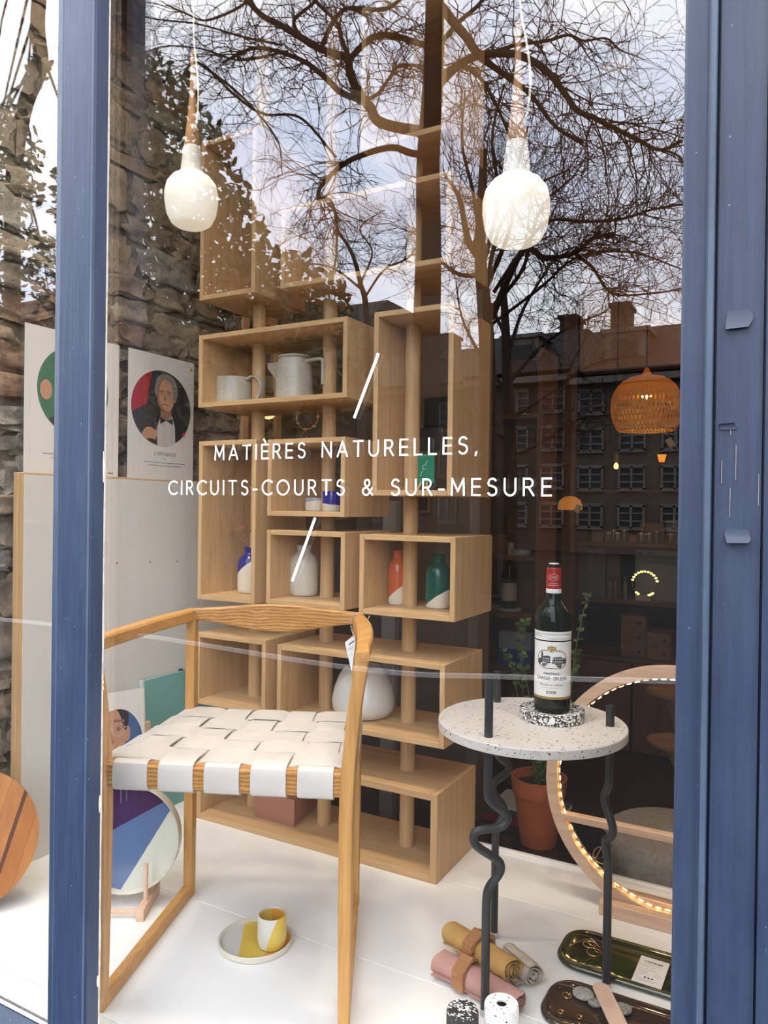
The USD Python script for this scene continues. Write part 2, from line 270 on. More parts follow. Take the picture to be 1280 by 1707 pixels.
rail = struct('trim_3', put(extr([(0.03, 0.60), (-0.006, 0.599), (-0.042, 0.574), (-0.048, 0.565), (-0.048, 0.42), (0.03, 0.42)], 0, 2.2), (-1.85, 0, 0), (0, 1, 0), (0, 0, 1), (1, 0, 0)), BLUE, label='blue painted sill rail under the window panes')
obj('putty_bead', box(-1.7, -1.066, -0.006, 0.0, 0.6, 0.605, 0.0015), CREAM, rail); obj('putty_bead', box(-0.997, -0.11, -0.006, 0.0, 0.6, 0.605, 0.0015), CREAM, rail)
struct('trim_4', box(-1.95, 0.3, -0.06, 0.04, 2.80, 3.0, 0.004), BLUE, label='blue painted transom above the shop window')
struct('trim_5', box(-1.95, -1.70, -0.06, 0.04, 0.0, 2.80, 0.004), BLUE, label='blue painted end post left of the narrow pane')
w1 = struct('window_1', box(-0.9985, -0.108, 0.0, 0.006, 0.601, 2.80), GLASS, smooth=False, label='large clear pane of the shop window reflecting bare trees and sky')
w2 = struct('window_2', box(-1.70, -1.07, 0.0, 0.006, 0.601, 2.80), GLASS, smooth=False, label='narrow clear pane left of the blue mullion')
FAC = mat('limestone', (0.46, 0.41, 0.33), 0.8, var=(5, (0.36, 0.32, 0.26), 0.4, 0.7))
fr = struct('wall_front', cat([box(-6, -1.95, 0.0, 0.3, 0, 7), box(0.3, 5, 0.0, 0.3, 0, 7), box(-1.95, 0.3, 0.0, 0.3, 3.0, 7), box(-1.95, 0.3, 0.0, 0.08, 0, 0.42)]), FAC)

# the room behind
plat = struct('floor_display', box(-1.75, 0.9, 0.031, 1.02, 0.30, 0.580), mat('platform_core', (0.3, 0.28, 0.25), 0.7), label='white painted display platform of broad boards in the window')
ys = [0.008, 0.064, 0.437, 0.812, 1.02]
for a, b in zip(ys[:-1], ys[1:]): obj('plank', box(-1.75, 0.9, a + 0.0009, b - 0.0009, 0.578, PZ, 0.0012), WHITE, plat)
obj('edge_lip', box(-0.9, 0.9, 1.018, 1.034, 0.56, PZ + 0.010, 0.003), WHITE, plat); obj('riser', box(-1.75, 0.9, 1.0205, 1.030, 0.1, 0.56), WHITE, plat)
struct('floor', box(-1.8, 2.4, 0.3, 6.6, 0.0, 0.1), mat('dark_floor', (0.045, 0.024, 0.016), 0.45, var=(6, (0.028, 0.015, 0.010), 0.35, 0.7)), label='dark brown shop floor')
struct('ceiling', box(-1.8, 2.4, 0.04, 6.6, 3.0, 3.1), mat('ceiling_plaster', (0.34, 0.215, 0.13), 0.8), label='brown plaster ceiling')
NAVY = mat('navy_wall_paint', (0.011, 0.015, 0.024), 0.6)
TAUPE = mat('taupe_wall', (0.16, 0.118, 0.088), 0.75, var=(4, (0.13, 0.095, 0.07), 0.4, 0.7))
struct('wall_back', box(-1.8, 2.4, 6.5, 6.6, 0.1, 3.0), NAVY); struct('wall_right', box(2.3, 2.4, 0.3, 6.6, 0.1, 3.0), NAVY)
struct('wall_partition', cat([box(-1.72, -1.136, 2.0, 2.10, 0.1, 3.0)]), TAUPE, label='taupe partition wall behind the shelving unit')
struct('trim_6', box(-1.175, -1.128, 1.985, 2.11, 0.1, 3.0, 0.003), mat('taupe_trim', (0.21, 0.165, 0.125), 0.6), label='pale taupe corner post at the end of the partition')
struct('trim_7', box(-1.56, -1.495, 1.955, 2.0, 0.1, 1.53, 0.003), mat('grey_pipe_casing', (0.40, 0.38, 0.35), 0.6), label='pale grey casing strip on the partition behind the shelving')
struct('wall_bulkhead', box(-1.11, 2.3, 3.45, 3.6, 2.30, 3.0), mat('tan_bulkhead', (0.52, 0.31, 0.17), 0.8), label='tan bulkhead above the dark back of the shop')
struct('wall_recess', box(-1.8, 2.3, 4.6, 4.7, 0.1, 3.0), NAVY, label='navy wall behind the stock shelves')

# rubble stone wall on the left, stone by stone
wl = struct('wall_left', box(-1.86, -1.742, 0.03, 6.6, 0.1, 3.0), mat('lime_mortar', (0.15, 0.12, 0.085), 0.9, bump=(60, 0.6, 0.004)), label='rough rubble stone wall on the left')
STN = [mat(f'rubble_{k}', c, 0.85, var=(22, tuple(q * 0.52 for q in c), 0.38, 0.68), bump=(75, 0.9, 0.006)) for k, c in enumerate([(0.27, 0.20, 0.135), (0.23, 0.18, 0.13), (0.33, 0.265, 0.185), (0.24, 0.145, 0.09), (0.27, 0.24, 0.195)])]
z = 0.58; k = 0
while z < 2.95:
    h = rng.uniform(0.05, 0.125); y = 0.03 + rng.uniform(-0.06, 0.02)
    ymax = 1.35 if z > 1.1 else 0.5
    while y < ymax:
        w = rng.uniform(0.10, 0.25); q = rng.uniform(-0.012, 0.012)
        obj('stone', blob((-1.757 + rng.uniform(-0.008, 0.006), y + w / 2, z + h / 2 + q), (0.034, w / 2 * 1.0, h / 2 * 1.04), k, 0.95, 2, 3.4), STN[rng.integers(5)], wl, smooth=60); k += 1
        y += w
    z += h

# ================================================================== THE STREET BEHIND THE CAMERA (seen mirrored in the glass)
struct('street', box(-60, 60, -60, 0.0, -0.2, 0.0), mat('dark_asphalt', (0.009, 0.008, 0.007), 0.9, var=(1.2, (0.016, 0.0135, 0.012), 0.35, 0.7), spec=0.03), label='dark asphalt street in front of the shop')
kp = [np.array([p[0], -p[1], 0.02]) for p in (onz(-200, 1015, 0), onz(180, 1055, 0), onz(590, 1118, 0), onz(860, 1133, 0), onz(1400, 1147, 0))]
struct('kerb', loft([rect(p, (0, 0.012, 0), (0, 0, 0.022), 0.2) for p in smoothpath(kp, 30)]), mat('pale_granite', (0.36, 0.35, 0.34), 0.7), label='pale granite kerb crossing the street')
BARK = mat('dark_bark', (0.022, 0.015, 0.011), 0.9, bump=(25, 0.5, 0.02), spec=0.05)
def tubes(paths, radii, n=3):            # many thin tubes with equal numbers of points, at once
    P = np.array(paths); R = np.array(radii); m, k = P.shape[:2]; t = np.gradient(P, axis=1); t /= np.linalg.norm(t, axis=2, keepdims=True) + 1e-9
    u = np.cross(t, np.array([0.31, 0.22, 0.92])); u /= np.linalg.norm(u, axis=2, keepdims=True) + 1e-9; w = np.cross(t, u); th = np.arange(n) * 2 * PI / n
    V = P[:, :, None] + R[:, :, None, None] * (np.cos(th)[:, None] * u[:, :, None] + np.sin(th)[:, None] * w[:, :, None])
    i, a, j = np.meshgrid(np.arange(m), np.arange(k - 1), np.arange(n), indexing='ij'); b = i * k * n + a * n; j2 = (j + 1) % n
    q = [x.ravel() for x in (b + j, b + j2, b + n + j2, b + n + j)]
    return V.reshape(-1, 3), np.vstack([np.stack([q[0], q[1], q[2]], 1), np.stack([q[0], q[2], q[3]], 1)])
def limb(pts, w0, w1, yv, dy=0.0, n=None):
    """a limb traced in the mirror image: pixels, width in pixels at both ends, distance and how much it leans away"""
    P = smoothpath([refl(x, y, yv + dy * i / max(1, len(pts) - 1)) for i, (x, y) in enumerate(pts)], n or 6 * len(pts))
    return P, np.linspace(w0, w1, len(P)) * yv * 1.12 / FPX / 2
def grow(rs, start, d, L, r, level, out, rad, droop):
    n = 5; P = [start]; d = d / np.linalg.norm(d)
    for i in range(n):
        d = d + rs.normal(0, 0.33, 3) + np.array([0, 0, droop]); d /= np.linalg.norm(d); P.append(P[-1] + d * L / n)
    out.append(np.array(P)); rad.append(np.linspace(r, r * 0.45, n + 1))
    if level > 0:
        for q in range(rs.integers(2, 4)):
            i = rs.integers(1, n + 1); dd = P[i] - P[i - 1] + rs.normal(0, 0.8, 3) * L / n
            grow(rs, P[i], dd, L * rs.uniform(0.5, 0.8), max(r * 0.6, 0.0032), level - 1, out, rad, droop)
def bare_tree(label, limbs, yv, twigs, seed, droop=-0.06, tl=0.9, skip=0, tw=0.011):
    rs = np.random.default_rng(seed); A = [limb(p, a, b, yv, dy) for p, a, b, dy in limbs]
    base = A[0][0][-1]; t = thing('bare_tree', label, 'tree', (base[0], base[1], 0), 'bare trees across the street')
    obj('trunk', tube(A[0][0], A[0][1], 12), BARK, t)
    for P, r in A[1:]: obj('limb', tube(P, r, 8), BARK, t)
    out, rad = [], []
    for P, r in A[1 if skip == 0 else skip:]:
        for _ in range(int(twigs * len(P) / 24)):
            i = rs.integers(len(P) // 4, len(P)); d = P[min(i + 1, len(P) - 1)] - P[max(i - 1, 0)]; d = d / (np.linalg.norm(d) + 1e-9) + rs.normal(0, 0.9, 3)
            grow(rs, P[i], d, tl * rs.uniform(0.6, 1.5), min(r[i] * 0.45, tw), 2, out, rad, droop)
    obj('twigs', tubes(out, rad), BARK, t, kind='stuff', smooth=False)
def q2(L): return [(400 + 0.375 * x, 0.375 * y) for x, y in L]
def q3(L): return [(800 + 0.375 * x, 0.375 * y) for x, y in L]
TREE1 = [
    ([(724, -260), (724, -60), (724, 30), (721, 140), (716, 220), (713, 290), (714, 400), (712, 500), (708, 640), (704, 800), (700, 1018)], 28, 58, 0),
    (q2([(860, 620), (800, 585), (720, 570), (640, 550), (600, 525), (580, 480), (545, 440), (510, 380), (485, 310), (480, 260), (430, 240), (350, 213), (270, 165), (180, 112), (100, 70), (40, 10), (-20, -60)]), 22, 9, -0.6),
    (q2([(485, 265), (530, 215), (580, 172), (640, 155), (720, 168), (770, 185), (840, 205)]), 12, 11, 0.1),
    (q2([(540, 445), (450, 412), (400, 365), (340, 312), (280, 270), (180, 232), (80, 212), (0, 235), (-80, 280)]), 13, 5, -0.8),
    (q2([(360, 215), (400, 120), (440, 60), (490, 35), (640, 40), (720, -10)]), 10, 7, 0.4), (q2([(270, 170), (240, 90), (330, 10), (380, -60)]), 9, 5, 0.3),
    (q2([(480, 250), (450, 170), (430, 100), (330, 0), (280, -80)]), 9, 6, 0.5),
    (q2([(840, 690), (760, 680), (690, 656), (620, 664), (540, 690), (470, 722), (400, 780), (355, 835), (350, 880), (400, 890), (425, 960), (430, 1030), (425, 1150), (405, 1240)]), 14, 3, -0.8),
    (q2([(560, 445), (620, 410), (660, 350), (712, 292), (840, 296)]), 7, 6, 0.2),
    (q2([(880, 10), (950, 100), (1010, 170), (1060, 240), (1130, 236), (1200, 238)]) + q3([(160, 240), (250, 280), (320, 340), (380, 420), (430, 490), (500, 520), (600, 570), (700, 620), (800, 665), (900, 625)]), 17, 4, -1.2),
    (q3([(800, 665), (860, 680), (905, 720)]), 4, 2, -0.3),
    (q2([(890, 345), (940, 310), (1000, 270), (1060, 245)]), 14, 14, -0.2),
    (q2([(1060, 250), (1180, 335), (1290, 420), (1400, 560), (1520, 640)]), 12, 4, 0.6),
    (q2([(890, 380), (980, 300), (1060, 340), (1120, 430), (1180, 560), (1240, 720)]), 9, 4, 0.5),
    (q3([(60, 230), (160, 200), (300, 180), (390, 155), (460, 180), (560, 170), (620, 220), (700, 250)]), 7, 2, -0.5),
    (q2([(900, 180), (980, 90), (1060, 20), (1120, -70)]), 10, 6, 0.4), (q2([(30, 10), (-60, 60), (-160, 90), (-240, 60), (-330, 20)]), 6, 3, -0.5),
    ([(560, 262), (500, 196), (440, 190), (395, 162), (330, 104), (300, 130)], 5, 5, -1.0), ([(330, 104), (400, 158), (460, 230), (470, 290)], 6, 2, -0.6),
    ([(470, 75), (400, 60), (330, 40), (250, 30), (200, 10)], 5, 2, -0.8), ([(480, 85), (400, 100), (330, 80), (260, 80), (190, 120)], 5, 2, -0.8),
]
bare_tree('tall bare tree with crooked limbs in front of the terrace', TREE1, 9.0, 15, 11)
TREE2 = [
    ([(806, 250), (803, 330), (800, 420), (806, 500), (812, 600), (812, 760), (812, 990)], 12, 36, 0),
    (q3([(50, 1420), (120, 1250), (200, 1105), (280, 1145), (350, 1142), (430, 1120), (500, 1060), (600, 1035)]), 12, 5, -0.6),
    (q3([(430, 1135), (500, 1190), (560, 1280), (620, 1312), (800, 1300), (910, 1278)]), 6, 2, -0.5),
    (q3([(60, 1300), (180, 1120), (300, 985), (480, 985), (640, 970), (760, 932), (910, 905)]), 7, 3, -0.6),
    (q3([(20, 1350), (60, 1100), (120, 950), (260, 820), (380, 760)]), 9, 3, 0.5), ([(800, 430), (780, 400), (765, 330), (740, 290)], 16, 5, 0.2), ([(800, 460), (760, 455), (720, 420), (690, 380)], 9, 3, 0.3),
    ([(810, 480), (850, 380), (858, 300), (880, 210)], 9, 3, 0.4), ([(812, 520), (870, 450), (900, 350), (960, 290)], 8, 3, 0.4), ([(806, 470), (790, 330), (770, 240), (775, 150)], 8, 3, 0.5),
    ([(820, 540), (900, 480), (960, 430), (1050, 420), (1140, 450)], 6, 2, -0.4), ([(806, 440), (830, 330), (820, 230), (840, 140)], 8, 3, 0.2),
]
bare_tree('smaller bare tree with many fine rising twigs', TREE2, 11.0, 26, 5, 0.05, 1.1, 0, 0.010)
bare_tree('thin bare tree low beside the leafy trees', [([(560, 380), (585, 420), (600, 470), (612, 560), (615, 980)], 4, 14, 0), ([(600, 480), (560, 450), (520, 440), (470, 450)], 5, 2, 0.3), ([(605, 500), (640, 450), (680, 430), (700, 400)], 5, 2, 0.3), ([(602, 470), (620, 420), (600, 380), (640, 350)], 4, 2, 0.3)], 13.0, 30, 8, 0.05, 0.7, 0, 0.010)

TREE4 = [([(838, 470), (842, 540), (846, 640), (850, 760), (850, 980)], 10, 26, 0)] + [(p, a, 2, d) for p, a, d in (([(848, 660), (800, 590), (770, 530), (760, 470)], 8, 0.5), ([(846, 640), (900, 580), (950, 545), (1010, 520)], 8, -0.5), ([(848, 700), (910, 660), (980, 610), (1060, 590)], 7, -0.4), ([(850, 740), (800, 700), (750, 660), (720, 600)], 7, 0.4), ([(850, 760), (900, 740), (960, 700), (1040, 690)], 6, 0.3), ([(844, 600), (870, 520), (905, 460), (930, 420)], 7, 0.2), ([(842, 560), (815, 500), (800, 450), (790, 400)], 7, 0.3))]
bare_tree('low spreading bare tree close before the stone terrace', TREE4, 15.0, 34, 17, 0.0, 1.0, 0, 0.010)
LEAF = [mat(f'evergreen_leaf_{k}', c, 0.5, spec=0.2) for k, c in enumerate([(0.020, 0.030, 0.011), (0.030, 0.036, 0.013), (0.045, 0.038, 0.018)])]
def leafy(label, blobs, yv, n, seed, trunkpts, w0, w1, size=0.135):
    rs = np.random.default_rng(seed); P, r = limb(trunkpts, w0, w1, yv); t = thing('magnolia', label, 'tree', (P[-1][0], P[-1][1], 0))
    obj('trunk', tube(P, r, 10), BARK, t); wts = np.array([b[2] * b[3] for b in blobs], float); wts /= wts.sum(); tw, tr = [], []
    V = [[], [], []]; F = [[], [], []]
    for k in range(n):
        b = blobs[rs.choice(len(blobs), p=wts)]; a, q = rs.uniform(0, 2 * PI), math.sqrt(rs.uniform(0, 1.1)); c = refl(b[0] + b[2] * q * math.cos(a), b[1] + b[3] * q * math.sin(a), yv + rs.uniform(-0.9, 0.9))
        if k % 110 == 0: e = P[rs.integers(0, len(P))]; m = (c + e) / 2 + rs.normal(0, 0.12, 3); tw.append(smoothpath([e, m, c], 8)); tr.append(np.linspace(0.022, 0.006, 8))
        u = rs.normal(0, 1, 3); u /= np.linalg.norm(u); v = np.cross(u, rs.normal(0, 1, 3)); v /= np.linalg.norm(v); w = np.cross(u, v); L = size * rs.uniform(0.6, 1.15); B = L * 0.24; j = rs.integers(3); o = len(V[j])
        V[j] += [c, c + u * L * 0.35 + v * B + w * B * 0.35, c + u * L * 0.75 + v * B * 0.8 + w * B * 0.2, c + u * L, c + u * L * 0.75 - v * B * 0.8 + w * B * 0.2, c + u * L * 0.35 - v * B + w * B * 0.35]
        F[j] += [(o, o + 1, o + 5), (o + 1, o + 2, o + 5), (o + 2, o + 4, o + 5), (o + 2, o + 3, o + 4)]
    for j in range(3): obj('foliage', (np.array(V[j]), np.array(F[j])), LEAF[j], t, kind='stuff', smooth=False)
    obj('twigs', tubes(tw, tr, 5), BARK, t, kind='stuff')
leafy('broad evergreen tree with large dark glossy leaves', [(235, 130, 45, 45), (280, 170, 50, 45), (215, 210, 60, 70), (300, 250, 80, 60), (230, 300, 70, 60), (330, 330, 80, 70), (250, 400, 95, 60), (380, 400, 60, 70), (330, 470, 110, 60), (450, 470, 80, 55), (520, 500, 55, 45), (250, 540, 110, 60), (400, 560, 120, 60), (540, 570, 60, 60), (300, 640, 160, 60), (480, 660, 140, 60), (560, 640, 50, 50)], 6.0, 11000, 21, [(282, 380), (286, 420), (290, 520), (300, 760), (305, 1160)], 16, 30)
leafy('evergreen tree with a leaning trunk and sparse large leaves', [(20, 330, 45, 40), (40, 250, 30, 30), (10, 210, 25, 40), (50, 420, 40, 40), (-20, 300, 60, 120), (140, 330, 50, 90), (-30, 480, 70, 60), (110, 460, 60, 60), (60, 120, 20, 20)], 5.5, 2600, 22, [(64, -180), (66, -40), (62, 40), (66, 110), (40, 180), (22, 300), (20, 520), (22, 1180)], 34, 44)

# the terrace across the street
ROOF = mat('slate_roof', (0.016, 0.014, 0.013), 0.7, spec=0.05); FACADE = [mat('rendered_facade', (0.060, 0.042, 0.030), 0.85, var=(0.8, (0.045, 0.032, 0.024), 0.4, 0.7), spec=0.05), mat('dark_stone_facade', (0.038, 0.028, 0.021), 0.9, var=(0.8, (0.028, 0.021, 0.016), 0.4, 0.7), spec=0.05)]
FRAMEW = mat('worn_window_frame', (0.075, 0.066, 0.058), 0.7, spec=0.05); PANE = mat('dark_window_pane', (0.012, 0.011, 0.011), 0.3, spec=0.12)
def house(label, px0, px1, pyr, yv, fac, nw, nf, chim=()):
    a, b = refl(px0, pyr, yv), refl(px1, pyr, yv); x0, x1, H, y = a[0], b[0], (a[2] + b[2]) / 2, -yv
    t = thing('terraced_house', label, 'building', ((x0 + x1) / 2, y, 0), 'terraced houses across the street'); eave = H - 2.2
    obj('walls', box(x0, x1, y - 9, y, 0, eave), fac, t)
    obj('roof', put(prism(Polygon([(0, eave), (0.5, eave + 0.15), (-2.4, H), (-7, H), (-9.4, eave + 0.15), (-9, eave)]), x1 - x0), (x0, y, 0), (0, 1, 0), (0, 0, 1), (1, 0, 0)), ROOF, t)
    obj('cornice', box(x0, x1, y, y + 0.45, eave - 0.25, eave, 0.03), FRAMEW if nf == 4 else fac, t)
    for c, h in chim: p = refl(c, pyr, yv); obj('chimney', cat([box(p[0] - 0.33, p[0] + 0.33, y - 4, y - 2.8, H - 1, H + h), box(p[0] - 0.40, p[0] + 0.40, y - 4.1, y - 2.7, H + h, H + h + 0.15)]), fac, t)
    for i in range(nw):
        for j in range(nf):
            cx = x0 + (i + 0.5) * (x1 - x0) / nw; z0 = 0.9 + j * (eave - 0.8) / nf; hh = (eave - 0.8) / nf * 0.6
            w = obj('window', cat([box(cx - 0.46, cx + 0.46, y, y + 0.08, z0 + s * hh - 0.06, z0 + s * hh + 0.06) for s in (0, 1)] + [box(cx + s * 0.42 - 0.04, cx + s * 0.42 + 0.04, y, y + 0.08, z0, z0 + hh) for s in (-1, 0, 1)] + [box(cx - 0.44, cx + 0.44, y, y + 0.06, z0 + q * hh - 0.03, z0 + q * hh + 0.03) for q in (0.33, 0.66)]), FRAMEW, t, smooth=False)
            obj('pane', box(cx - 0.43, cx + 0.43, y - 0.05, y + 0.03, z0, z0 + hh), PANE, w, smooth=False)
    for i in range(max(1, nw // 2)):
        cx = x0 + (i + 0.5) * (x1 - x0) / max(1, nw // 2); d = obj('dormer', cat([box(cx - 0.7, cx + 0.7, y - 2.2, y - 0.3, eave, eave + 1.6), box(cx - 0.85, cx + 0.85, y - 2.3, y - 0.2, eave + 1.6, eave + 1.75)]), FRAMEW, t, smooth=False); obj('pane', box(cx - 0.45, cx + 0.45, y - 0.31, y - 0.27, eave + 0.3, eave + 1.35), PANE, d, smooth=False)
house('rendered terraced house with a tall chimney on its roof', 955, 1330, 512, 26.0, FACADE[0], 5, 4, ((1004, 1.0), (1180, 0.7)))
house('dark stone terraced house left of the rendered one', 780, 955, 535, 26.5, FACADE[1], 3, 4, ((912, 0.6),))
house('low stone house behind the thin bare tree', 610, 780, 570, 30.0, FACADE[1], 3, 3, ((700, 0.8),))
house('long stone house behind the evergreen trees', 150, 610, 520, 34.0, FACADE[1], 8, 4, ((420, 1.2),))
house('far stone house at the left end of the terrace', -250, 150, 505, 36.0, FACADE[0], 7, 4)

# ================================================================== SHELVING UNIT
def zones(name, base, planes, rough=0.25, speck=None):
    """a glaze with straight-edged colour fields: later fields lie over earlier ones; planes: (normal, offset, colour)"""
    N = {'g': ('geometry', {}), 'c0': ('color', {'value': base}), 'p': ('principled_bsdf', {'roughness': rough, 'coat_weight': 0.3}), 'w': ('noise_texture', {'scale': 60.0, 'detail': 2.0})}; L = [('g.position', 'w.vector')]; last = 'c0.color'
    for i, (n, d, c) in enumerate(planes):
        N.update({f'd{i}': ('vector_math', {'math_type': 'dot_product', 'vector2': n}), f'k{i}': ('math', {'math_type': 'multiply_add', 'value2': 0.002}), f'a{i}': ('math', {'math_type': 'greater_than', 'value2': d + 0.001}), f'x{i}': ('mix_color', {'b': c})})
        L += [('g.position', f'd{i}.vector1'), ('w.fac', f'k{i}.value1'), (f'd{i}.value', f'k{i}.value3'), (f'k{i}.value', f'a{i}.value1'), (f'a{i}.value', f'x{i}.fac'), (last, f'x{i}.a')]; last = f'x{i}.result'
    L.append((last, 'p.base_color')); MATS[name] = usdkit.material(stage, '/World/Looks/' + name, N, L, surface='p.BSDF'); return MATS[name]
def edge2(p, q, side):                   # the plane (normal in xz, offset) through p and q, positive towards the point side
    p, q, side = np.asarray(p), np.asarray(q), np.asarray(side); d = q - p; n = np.array([-d[2], 0, d[0]]); n /= np.linalg.norm(n); s = 1 if (side - p) @ n > 0 else -1
    return tuple(n * s), float(p @ n * s)
SY0, SY1 = 0.778, 1.02
sh = thing('shelving_unit', 'tall oak shelving unit of open cubbies threaded on three round poles', 'shelf', (-1.13, 0.9, PZ))
for x, r in ((-1.397, 0.0195), (-1.148, 0.0195), (-0.889, 0.0195)):
    obj('pole', lathe([(0, PZ + 0.018), (r, PZ + 0.018), (r, 2.99), (0, 2.99)], (x, 0.9, 0), 28), OAK_Z, sh)
CUB = [(-1.51, -0.746, PZ, 0.816, 0.018), (-1.226, -0.731, 0.927, 1.128, 0.0135), (-1.516, -1.265, 0.930, 1.135, 0.0135), (-0.972, -0.708, 1.232, 1.433, 0.0135), (-1.266, -1.015, 1.236, 1.437, 0.0135), (-1.514, -1.306, 1.231, 1.685, 0.0135),
       (-1.266, -1.018, 1.475, 1.682, 0.0135), (-0.938, -0.720, 1.531, 1.990, 0.0135), (-1.519, -1.016, 1.782, 1.990, 0.0135), (-1.519, -1.318, 2.090, 2.545, 0.0135), (-1.231, -0.731, 2.087, 2.304, 0.0135), (-0.985, -0.748, 2.405, 2.765, 0.0135)]
for x0, x1, z0, z1, t in CUB:
    c = holder('cubby', sh); b = 0.0012
    obj('bottom_board', box(x0 + t, x1 - t, SY0, SY1, z0, z0 + t, b), OAK_X, c); obj('top_board', box(x0 + t, x1 - t, SY0, SY1, z1 - t, z1, b), OAK_X, c)
    obj('side_board', box(x0, x0 + t, SY0 - 0.0003, SY1, z0, z1, b), OAK_Z, c); obj('side_board', box(x1 - t, x1, SY0 - 0.0003, SY1, z0, z1, b), OAK_Z, c)

STONEW = mat('cream_stoneware', (0.61, 0.565, 0.46), 0.3, var=(90, (0.53, 0.48, 0.385), 0.3, 0.75), coat=0.3)
GREYW = mat('grey_stoneware', (0.50, 0.465, 0.38), 0.32, var=(200, (0.40, 0.36, 0.285), 0.35, 0.75), coat=0.25)
def vase_prof(R, H, rn, hn, th=0.004): return [(0, 0), (R * 0.82, 0), (R * 0.95, H * 0.03), (R, H * 0.12), (R, H * 0.62), (R * 0.93, H * 0.72), (R * 0.74, H * 0.80), (rn, H * 0.85), (rn * 0.95, H * 0.88), (rn, H - hn * 0.15), (rn * 1.1, H - 0.002), (rn * 1.0, H), (rn - th, H - 0.003), (rn - th, H * 0.84), (R * 0.6, H * 0.6), (0, H * 0.5)]
def vase(name, label, x, y, z, R, H, m, rn=None):
    t = thing(name, label, 'vase', (x, y, z), 'bottle vases in the cubbies'); obj('body', lathe(vase_prof(R, H, rn or R * 0.5, H * 0.12), (x, y, z), 40), m, t, smooth=60); return t
CREAMB = (0.64, 0.575, 0.455)
def tone(name, top, px0, px1, side, yy=0.9): n, d = edge2(ony(*px0, yy), ony(*px1, yy), ony(*side, yy)); return zones(name, CREAMB, [(n, d, top)], 0.18)
vase('bottle_vase', 'orange and cream bottle vase half hidden by the shelf pole', -0.926, 0.90, 1.2455, 0.0245, 0.143, tone('orange_glaze', (0.50, 0.105, 0.032), (648, 1000), (672, 978), (660, 940)), 0.0125)
vase('bottle_vase', 'dark green and cream bottle vase right of the orange one', -0.808, 0.90, 1.2455, 0.0325, 0.138, tone('green_glaze', (0.004, 0.06, 0.046), (711, 1010), (748, 984), (730, 940)), 0.017)
vase('bottle_vase', 'all cream speckled bottle vase in the middle cubby', -1.226, 0.90, 1.2495, 0.040, 0.143, STONEW, 0.021)
t = vase('bottle_vase', 'cobalt blue and cream bottle vase holding dried pink sprigs', -1.416, 0.895, 1.2445, 0.037, 0.135, tone('blue_glaze', (0.010, 0.010, 0.16), (401, 962), (416, 948), (418, 930)), 0.018)
dr = thing('dried_sprigs', 'dried pink sprigs standing in the cobalt blue vase', 'dried flowers', (-1.416, 0.895, 1.33)); DRY = mat('dried_pink_stems', (0.33, 0.14, 0.10), 0.8)
for k in range(9):
    a = k * 2.4; tip = np.array([-1.425 + 0.045 * math.cos(a) - 0.01, 0.895 + 0.03 * math.sin(a), 1.42 + 0.014 * (k % 4)]); P = smoothpath([(-1.416, 0.895, 1.33), (-1.416 + 0.010 * math.cos(a), 0.895 + 0.008 * math.sin(a), 1.385), tip, tip + np.array([-0.012 * math.cos(a), 0.005, -0.012])], 10)
    s = obj('stem', tube(P, np.linspace(0.0009, 0.0005, 10), 5), DRY, dr)
    obj('buds', cat([blob(P[i] + rng.normal(0, 0.003, 3), (0.0022, 0.0022, 0.0035), i + k, 0.4, 0) for i in (5, 6, 7, 8, 9)]), DRY, s)
def cup(name, label, c, x, y, z, R, H, m, th=0.0035, group=None, n=40, foot=0.85):
    t = thing(name, label, c, (x, y, z), group); obj('body', lathe([(0, 0), (R * foot, 0), (R * (foot + 0.1), H * 0.06), (R, H * 0.35), (R, H - 0.001), (R - th * 0.5, H), (R - th, H - 0.001), (R - th, H * 0.3), (R * 0.7, th * 1.3), (0, th)], (x, y, z), n), m, t, smooth=50); return t
cup('beaker', 'small beaker with pale blue rim, left of its deep blue twin', 'cup', -1.193, 0.90, 1.4885, 0.0265, 0.038, tone('pale_blue_dip', (0.30, 0.33, 0.40), (511, 838), (538, 834), (524, 820)))
cup('beaker', 'small beaker dipped in deep cobalt blue glaze above cream', 'cup', -1.136, 0.90, 1.4885, 0.0265, 0.056, tone('cobalt_dip', (0.012, 0.014, 0.20), (539, 838), (566, 842), (552, 822)))
mg = cup('mug', 'wide grey stoneware mug with a big looped handle', 'mug', -1.486, 0.895, 1.7955, 0.058, 0.086, GREYW, 0.004, foot=0.9)
hp = smoothpath([(-1.430, 0.888, 1.874), (-1.40, 0.882, 1.880), (-1.373, 0.877, 1.866), (-1.366, 0.875, 1.838), (-1.380, 0.878, 1.810), (-1.405, 0.884, 1.797)], 26)
obj('handle', loft([rect(p, np.cross(tn, (0, 1, 0)) * 0.0032, (0, 0.010, 0), 0.5) for p, tn in zip(hp, [v / np.linalg.norm(v) for v in np.gradient(hp, axis=0)])]), GREYW, mg, smooth=60)
pt = thing('coffee_pot', 'grey stoneware pot with pointed spout beside the mug', 'pot', (-1.265, 0.895, 1.7955))
obj('body', lathe([(0, 0), (0.050, 0), (0.0535, 0.004), (0.0525, 0.06), (0.047, 0.124), (0.044, 0.126), (0.040, 0.122), (0.046, 0.06), (0, 0.01)], (-1.265, 0.895, 1.7955), 40), GREYW, pt, smooth=50)
obj('lid', lathe([(0, 0.127), (0.046, 0.127), (0.0475, 0.130), (0.0465, 0.1335), (0, 0.135)], (-1.265, 0.895, 1.7955), 40), GREYW, pt)
